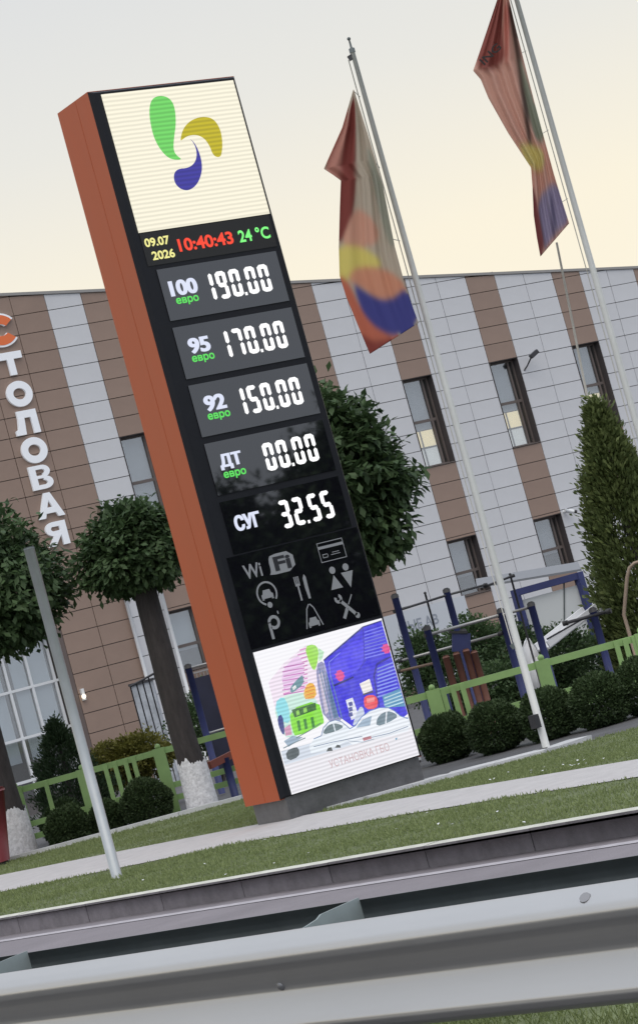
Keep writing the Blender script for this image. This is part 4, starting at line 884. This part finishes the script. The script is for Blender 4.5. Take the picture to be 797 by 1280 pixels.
def conifer(c, h, r, label, mt, n, spray, group=None):
    x, y = c; root = empty('conical_thuja', (x, y, 0), label, 'evergreen', group)
    MB().tube([(x, y, -.1), (x, y, h*.4), (x, y, h*.93)], [.08, .05, .01], 10).build('trunk', M_BARK, root)
    ncl = n//22; t = rng.random(ncl)**1.35; a = rng.uniform(0, 2*math.pi, ncl)
    prof = np.interp(t, [0, .12, .3, .6, .85, 1], [.80, .97, 1.0, .70, .31, .03])*(1+.12*np.sin(3*a+t*9)+.10*rng.normal(size=ncl))
    rr = r*prof*(.62+.38*rng.random(ncl)**.4); cc = np.stack([x+rr*np.cos(a), y+rr*np.sin(a), .05+t*h*.97], 1)
    od = np.stack([np.cos(a), np.sin(a), np.zeros(ncl)], 1)
    P = np.repeat(cc, 22, 0)+rng.normal(size=(ncl*22, 3))*spray*np.array([.7, .7, 1.0]); m_ = len(P); o_ = np.repeat(od, 22, 0)
    D = o_*.75+np.array([0, 0, .9])+unit(m_)*.55; N = unit(m_)+o_*.4; ct = np.repeat(rng.random(ncl), 22)
    add_mesh('foliage', leaf_mesh('foliage', P, D, N, spray*rng.uniform(.7, 1.4, m_), spray*.45, .1+.55*ct+.4*rng.random(m_)*rng.random(m_), mt), root); return root
b = atD(796, 700, 33); conifer((b[0], b[1]), 3.62, .64, 'tall conical evergreen with olive-green sprays behind the playground fence', F_THUJA, 34000, .085)
b = atD(82, 960, 33); conifer((b[0], b[1]), 1.42, .47, 'short dark conical evergreen behind the left fence', F_DTHUJA, 14000, .05)
bb = atD(160, 945, 34)
root = empty('golden_shrub', (bb[0], bb[1], 0), 'low golden-green shrub behind the green fence', 'shrub')
P_, o_, ct = [], [], []
for dx, rr, zc in ((-.27, .30, .66), (.02, .36, .68), (.30, .33, .66)):
    c = np.array((bb[0], bb[1], 0))+CR*dx; c[2] = zc; a_, b_, c_ = crown_points(c, (rr, rr, .30), 170, 26, .04); P_.append(a_); o_.append(b_); ct.append(c_)
P_ = np.concatenate(P_); o_ = np.concatenate(o_); ct = np.concatenate(ct); n = len(P_)
add_mesh('foliage', leaf_mesh('foliage', P_, o_+unit(n)*.8, unit(n)+np.array([0, 0, .6]), .05*rng.uniform(.7, 1.3, n), .03, .2+.5*ct+.3*rng.random(n), F_YEL), root)
mb = MB()
for k in range(7): mb.tube([(bb[0]+.03*k-.1, bb[1], -.05), (bb[0]+CR[0]*(k-3)*.1, bb[1]+CR[1]*(k-3)*.1, .7)], [.02, .008], 6)
mb.build('stems', M_BARK, root)
def bush(px, py, dep, rw, rh, label, mt=F_TREE, leaf=.06, n_cl=190):
    c = atD(px, py, dep); root = empty('leafy_bush', (c[0], c[1], 0), label, 'shrub', 'bushes growing inside the playground')
    P, o, ct = crown_points(c, (rw, rw, rh), n_cl, 24, .08); n = len(P); P[:, 2] = np.maximum(P[:, 2], .02)
    add_mesh('foliage', leaf_mesh('foliage', P, o+unit(n)*.8, unit(n)+np.array([0, 0, .7]), leaf*rng.uniform(.7, 1.3, n), leaf*.6, .1+.5*ct+.35*rng.random(n), mt), root)
    mb = MB()
    for k in range(6): mb.tube([(c[0]+random.uniform(-.08, .08), c[1]+random.uniform(-.08, .08), -.05), (c[0]+random.uniform(-.5, .5)*rw, c[1]+random.uniform(-.5, .5)*rw, c[2])], [.018, .006], 6)
    mb.build('stems', M_BARK, root)
bush(530, 822, 33, .26, .30, 'dark leafy bush behind the terracotta posts'); bush(590, 806, 35, .40, .32, 'loose dark bush below the lower window')
bush(640, 812, 37, .42, .32, 'dark bush between the blue bar posts'); bush(700, 822, 34, .42, .36, 'low leafy bush under the white slide'); bush(555, 850, 33, .5, .38, 'low dark bush behind the green fence'); bush(745, 838, 35, .5, .45, 'dark bush at the foot of the conical evergreen')
bush(660, 865, 34, .5, .36, 'low bush behind the open fence panel'); bush(610, 865, 34, .5, .34, 'low bush beside the terracotta posts'); bush(262, 900, 36, .5, .40, 'dark bush behind the blue posts by the tower', n_cl=260)
a = atD(238, 850, 34.5); b_ = atD(300, 832, 34.5); pnl = empty('play_panel', ((a+b_)/2)*[1, 1, 0], 'dark navy play panel between the round-crowned tree and the tower', 'panel')
MB().beam(a*[1, 1, 0]+[0, 0, .85], b_*[1, 1, 0]+[0, 0, .85], .03, 1.35).build('board', mat('navy_panel', (.018, .02, .045), .6, noise=.3, nscale=4), pnl)
for e in (a, b_): MB().tube([(e[0], e[1], -.08), (e[0], e[1], 1.58)], .035, 10).build('upright', M_BLUE, pnl)

# ================================================================== green picket fences
def fence(px_pts, dep, htop, label, posts, pickets, zlow=.30):
    """rails follow pixels along the top rail at depth dep; posts and pickets given as photo x positions"""
    A, B = atD(*px_pts[0], dep), atD(*px_pts[1], dep); A[2] = B[2] = 0
    u = (B-A)/np.linalg.norm(B-A); nrm = np.array([u[1], -u[0], 0])
    if nrm@(CAM-A) < 0: nrm = -nrm
    r = empty('green_fence', (A+B)/2, label, 'fence')
    def at(px):                                             # point on the fence line seen at photo column px along the top rail
        lo, hi = -3.0, 4.0
        for _ in range(50):
            m_ = (lo+hi)/2; p = A+(B-A)*m_+np.array([0, 0, htop])
            if proj(p)[0] < px: lo = m_
            else: hi = m_
        return A+(B-A)*lo
    z = np.array([0, 0, 1.])
    xs_ = [at(p) for p in posts]
    for a, b_ in zip(xs_[:-1], xs_[1:]):
        MB().beam(a+z*(htop-.035), b_+z*(htop-.035), .05, .075).build('top_rail', M_GREENF, r); MB().beam(a+z*zlow, b_+z*zlow, .045, .07).build('lower_rail', M_GREENF, r)
        MB().beam(a+z*.14, b_+z*.14, .045, .07).build('bottom_rail', M_GREENF, r)
    for p, w in zip(xs_, [.15]*len(xs_)):
        pp = MB(); pp.beam(p+nrm*.03+z*-.05, p+nrm*.03+z*(htop+.012), w, .06, up=nrm); o = pp.build('post', M_GREENF, r)
        MB().sphere(p+nrm*.03+z*(htop+.035), .036, 10, 7).build('knob', M_GREENF, o)
    for px in pickets:
        p = at(px); MB().beam(p+nrm*.036+z*.06, p+nrm*.036+z*(htop-.005), .055, .022, up=nrm).build('picket', M_GREENF, r)
fence(((35, 990), (285, 921)), 31, .78, 'light green picket fence behind the round shrubs and whitewashed trunks', [-60, 20, 103, 198, 300], [-20, -8, 4, 42+20-5, 131, 143, 156, 170-4, 226, 290])
fence(((505, 872), (797, 795)), 26.8, .69, 'light green picket fence in front of the playground', [430, 540, 676, 800, 920, 1040], [552, 564, 576, 458, 470, 768, 779, 790, 812, 824])

# ================================================================== playground bars and posts
PG = 'blue posts of the exercise bars'
def bpost(px, py, dep, label, r_=.045, m=M_BLUE, lean=0):
    t = atD(px, py, dep); root = empty('bar_post', (t[0], t[1], 0), label, 'post', PG)
    MB().tube([(t[0], t[1], -.05), (t[0], t[1], t[2]-.06)], r_, 12).build('shaft', m, root)
    MB().tube([(t[0], t[1], t[2]-.06), (t[0], t[1], t[2]-.02), (t[0], t[1], t[2])], [r_*1.1, r_*1.1, r_*.5], 12).build('cap', M_CAP, root); return t
LBS = ['dark blue exercise post close beside the tower edge', 'black-capped exercise post rising before the white wall panels', 'black-capped post at the left end of the bright steel bar', 'capped blue post immediately behind the flagpole', 'capped blue post in front of the playhouse opening', 'capped blue post holding the dark projecting bar', 'blue post behind the moulded blue panel', 'capped blue post behind the round-crowned tree']
for (px, py, dep), LB in zip(((492, 742, 31), (556.5, 735, 32), (532, 782, 30), (624, 760, 30.5), (662, 752, 30), (739, 759, 29.5), (577, 786, 30), (234, 830, 33)), LBS):
    bpost(px, py, dep, LB)
def bar(p, q, d0, d1, r_, m, label, ext=0):
    a, b_ = atD(*p, d0), atD(*q, d1); root = empty('grip_bar', (a+b_)/2, label, 'bar', 'bars of the exercise frames'); u = (b_-a)/np.linalg.norm(b_-a)
    MB().tube([a-u*ext, b_+u*ext], r_, 10).build('bar', m, root)
    for e in (a, b_): MB().tube([e-u*.03, e+u*.03], r_*1.5, 10).build('collar', M_CAP, root)
bar((494, 764), (558, 744), 31, 32, .016, M_DARK, 'thin dark bar crossing the white wall panels'); bar((558, 744), (606, 731), 32, 33, .016, M_DARK, 'thin dark bar below the lower window')
bar((533, 794), (624, 769), 30, 30.5, .020, M_BAR, 'bright steel bar between capped posts'); bar((500, 826), (625, 792), 31, 30.5, .018, M_BAR, 'long steel bar above the terracotta posts')
bar((500, 839), (546, 828), 31, 30.1, .018, M_BARB, 'short brown bar beside the price tower'); bar((626, 769), (662, 759), 30.5, 30, .018, M_BAR, 'short steel bar behind the flagpole'); bar((706, 779), (760, 764), 29.6, 29.4, .022, M_DARK, 'dark bar projecting past its post beside the evergreen')
bar((234, 836), (300, 818), 33, 33, .016, M_BAR, 'steel bar behind the tower side'); bar((256, 918), (300, 905), 33, 33, .016, M_BAR, 'low steel bar behind the tower side'); bar((606, 733), (640, 720), 33, 33, .016, M_DARK, 'thin dark bar above the playhouse roof')
for i, (px, py, qx, qy) in enumerate(((532, 741, 539, 771), (637, 718, 643, 740))):
    a, b_ = atD(px, py, 33), atD(qx, qy, 33); root = empty('upright_rod', (b_[0], b_[1], 0), ['thin black rod standing before the white wall', 'thin black rod beside the playhouse roof'][i], 'rod')
    MB().tube([(b_[0], b_[1], -.05), (b_[0], b_[1], a[2])], .014, 8).build('rod', M_DARK, root); MB().sphere((b_[0], b_[1], a[2]), .02, 8, 6).build('tip', M_CAP, root)
# terracotta posts
for i, (px, py) in enumerate(((557, 822), (570, 818), (582, 814), (592, 816))):
    t = atD(px, py, 29.5); root = empty('terracotta_post', (t[0], t[1], 0), 'short terracotta playground post in the tight cluster behind the green fence', 'post', 'terracotta posts')
    MB().tube([(t[0], t[1], -.05), (t[0], t[1], t[2])], .042, 12).build('shaft', M_ORPOST, root); MB().tube([(t[0], t[1], t[2]), (t[0], t[1], t[2]+.03)], [.045, .03], 12).build('cap', M_ORPOST, root)
t = atD(577, 803, 29.6); root = empty('blue_bucket_seat', t, 'dark blue moulded panel on top of the terracotta posts', 'panel')
mb = MB(); u = CR; mb.beam(t-u*.12-np.array([0, 0, .0]), t+u*.10, .10, .22); mb.build('shell', M_BLUE, root); MB().beam(t-u*.12+np.array([0, 0, .125]), t+u*.10+np.array([0, 0, .125]), .13, .03).build('rim', M_CAP, root)
# playhouse with blue frame
def P36(px, py): return atD(px, py, 37)
ph_r = P36(721, 712); ph_l = P36(646, 742); ux = np.array([math.cos(.15), math.sin(.15)*-1, 0]); c0 = np.array([ph_r[0], ph_r[1], 0]); hz = ph_r[2]
Wd_ = 1.02; uy = np.array([.62, .78, 0]); ph = empty('playhouse', c0, 'small blue-framed playhouse with pale walls and flat grey roof', 'playhouse')
cr = [c0, c0-CR*[1, 1, 0]*Wd_, c0+uy*.9, c0-CR*[1, 1, 0]*Wd_+uy*.9]; z = np.array([0, 0, 1.])
for p in cr: MB().beam(p, p+z*(hz-.04), .10, .10, up=(0, 1, 0)).build('column', M_BLUE, ph)
for a, b_ in ((0, 1), (2, 3), (0, 2), (1, 3)): MB().beam(cr[a]+z*(hz-.09), cr[b_]+z*(hz-.09), .08, .10).build('beam', M_BLUE, ph)
MB().add([cr[0]+z*(hz-.02)+CR*.06, cr[1]+z*(hz-.02)-CR*.55, cr[3]+z*(hz+.10)-CR*.55, cr[2]+z*(hz+.10)+CR*.06, cr[0]+z*(hz+.012)+CR*.06, cr[1]+z*(hz+.012)-CR*.55, cr[3]+z*(hz+.135)-CR*.55, cr[2]+z*(hz+.135)+CR*.06],
    [(0, 1, 2, 3), (7, 6, 5, 4), (0, 4, 5, 1), (1, 5, 6, 2), (2, 6, 7, 3), (3, 7, 4, 0)]).build('roof', mat('playhouse_roof', (.20, .21, .23), .5), ph)
wallm = mat('playhouse_wall', (.62, .65, .66), .6)
MB().beam(cr[0]+uy*.07+z*.72, cr[1]+uy*.07+z*.72, .03, 1.30).build('front_wall', wallm, ph); MB().beam(cr[0]+uy*.07-CR*.44+z*.72, cr[0]+uy*.07-CR*.42+z*.72, .05, 1.29).build('wall_joint', M_STEELD, ph)
MB().beam(cr[1]+uy*.12+z*.72, cr[3]+z*.72, .03, 1.3).build('side_wall', wallm, ph); MB().beam(cr[0]+uy*.12+z*.72, cr[2]+z*.72, .03, 1.3).build('side_wall', wallm, ph)
# white slide
sl = empty('slide', atD(705, 800, 33)*[1, 1, 0], 'white plastic slide half hidden by bushes', 'slide')
a, b_ = atD(738, 765, 33), atD(678, 812, 32.5)
side = np.cross(b_-a, [0, 0, 1]); side /= np.linalg.norm(side)
MB().beam(a, b_, .26, .03).build('chute', M_WHITE, sl)
for sg_ in (-1, 1): MB().beam(a+side*sg_*.14+[0, 0, .05], b_+side*sg_*.14+[0, 0, .05], .03, .09).build('side_rail', M_WHITE, sl)
MB().beam(a+CR*.02, a+CR*.02+(a-b_)*[.25, .25, 0], .30, .04).build('platform', M_WHITE, sl); MB().tube([a, (a[0], a[1], -.05)], .03, 8).build('support', M_DARK, sl)
MB().tube([b_, (b_[0], b_[1], -.05)], .03, 8).build('support', M_DARK, sl); MB().tube([a-side*.15+[0, 0, .0], b_-side*.15+[0, 0, .12]], .012, 8).build('handrail', M_DARK, sl)
for i, (px, py, w_) in enumerate(((658, 800, .20), (664, 818, .26))):
    c = atD(px, py, 33.5); root = empty('white_boulder', c*[1, 1, 0], ['white painted boulder stack top beside a blue post', 'white painted boulder lying against the fence'][i], 'boulder')
    mb = MB(); mb.sphere((c[0], c[1], c[2]/2), 1, 14, 9, sc=(w_*.6, w_*.6, c[2]/2+.02)); mb.v = [tuple(np.array(v)+rng.normal(size=3)*.012) for v in mb.v]; mb.build('stone', M_WHITE, root)
# bent copper-coloured pipe
pts = [(779, 768), (781, 745), (783, 722), (786, 710), (792, 704), (803, 701), (815, 704), (822, 715), (826, 740), (830, 765)]
base = atD(779, 768, 29); pp = [atD(x, y, 29) for x, y in pts]; pp = [np.array([pp[0][0]+.0, pp[0][1], -.05])]+pp+[np.array([pp[-1][0], pp[-1][1], -.05])]
root = empty('pipe_arch', (base[0], base[1], 0), 'bent bronze pipe arch in front of the conical evergreen', 'arch'); MB().tube(pp, .022, 10).build('pipe', mat('bronze_pipe', (.33, .25, .19), .45, metal=.3), root)
for e in (pp[0], pp[-1]): MB().tube([e, e+np.array([0, 0, .07])], .05, 10).build('foot', M_CAP, root)
# lettered board in front of the wall
a, b_ = atY(494, 792, 19.5), atY(556, 772, 19.5); cx, cz = (a[0]+b_[0])/2, (a[2]+b_[2])/2
bd = empty('lettered_board', (cx, 19.5, 0), 'white board with pale grey lettering seen past the tower foot', 'sign')
MB().box(a[0]-.25, b_[0]+.6, 19.51, 19.54, .3, 1.75).build('board', mat('board_white', (.55, .58, .62), .5), bd)
text('lettering', 'МЫЕ АВ', mat('board_ink', (.28, .31, .36), .6), bd, cx-.02, float(atY(520, 780, 19.5)[2]), .95, .20, 19.505, .02)
for x in (a[0]-.15, b_[0]+.5): MB().box(x-.03, x+.03, 19.545, 19.60, -.1, 1.7).build('leg', M_STEELD, bd)
# railing and steel cabinet beside the left tree
r0, r1 = atD(163, 858, 40), atD(200, 838, 40); root = empty('stair_railing', r0*[1, 1, 0], 'dark iron railing with upright bars beside the whitewashed tree', 'railing')
MB().tube([r0, r1], .018, 8).build('handrail', M_DARK, root)
for k in range(6):
    p = r0+(r1-r0)*k/5; MB().tube([(p[0], p[1], -.05), p], .012, 8).build('baluster', M_DARK, root)
c = atD(192, 900, 41); root = empty('pale_cabinet', c*[1, 1, 0], 'pale grey metal cabinet behind the whitewashed tree', 'cabinet')
mb = MB(); mb.beam(c*[1, 1, 0]-CR*.22*[1, 1, 0]+[0, 0, .85], c*[1, 1, 0]+CR*.16*[1, 1, 0]+[0, 0, .85], .3, 1.7); mb.build('body', mat('cabinet_grey', (.40, .43, .47), .5, noise=.35, nscale=5), root)
MB().beam(c*[1, 1, 0]-CR*.25*[1, 1, 0]+[0, 0, 1.72], c*[1, 1, 0]+CR*.19*[1, 1, 0]+[0, 0, 1.72], .36, .04).build('lid', M_DARK, root)
# red bin at the left edge
b = atD(-20, 1076, 29.0); root = empty('red_bin', (b[0], b[1], 0), 'dark red litter bin beside the whitewashed trunk', 'bin')
e = atD(12, 1060, 29.0); w_ = .27; c = np.array([e[0], e[1], 0])-CR*[1, 1, 0]*w_*.95; c[2] = 0
mb = MB(); n = 20
for zz0, zz1, r0_, r1_ in ((.04, .84, .22, .36),): mb.tube([c+[0, 0, zz0], c+[0, 0, zz1]], [r0_, r1_], 24)
mb.build('body', M_RED, root); MB().tube([c+[0, 0, .84], c+[0, 0, .88]], [.375, .365], 24).build('rim', M_RED, root); MB().tube([c+[0, 0, -.02], c+[0, 0, .06]], .2, 20).build('foot', M_CAP, root)
# red see-saw beam behind the tree
a, b_ = atD(262, 957, 30.6), atD(300, 938, 31); root = empty('seesaw', ((a+b_)/2)*[1, 1, 0], 'small red see-saw beam behind the whitewashed trunk', 'see-saw'); MB().beam(a, b_, .06, .09).build('beam', mat('seesaw_red', (.22, .06, .04), .5), root); q = (a+b_)/2; MB().tube([(q[0], q[1], -.05), q], .05, 10).build('support', M_BLUE, root)
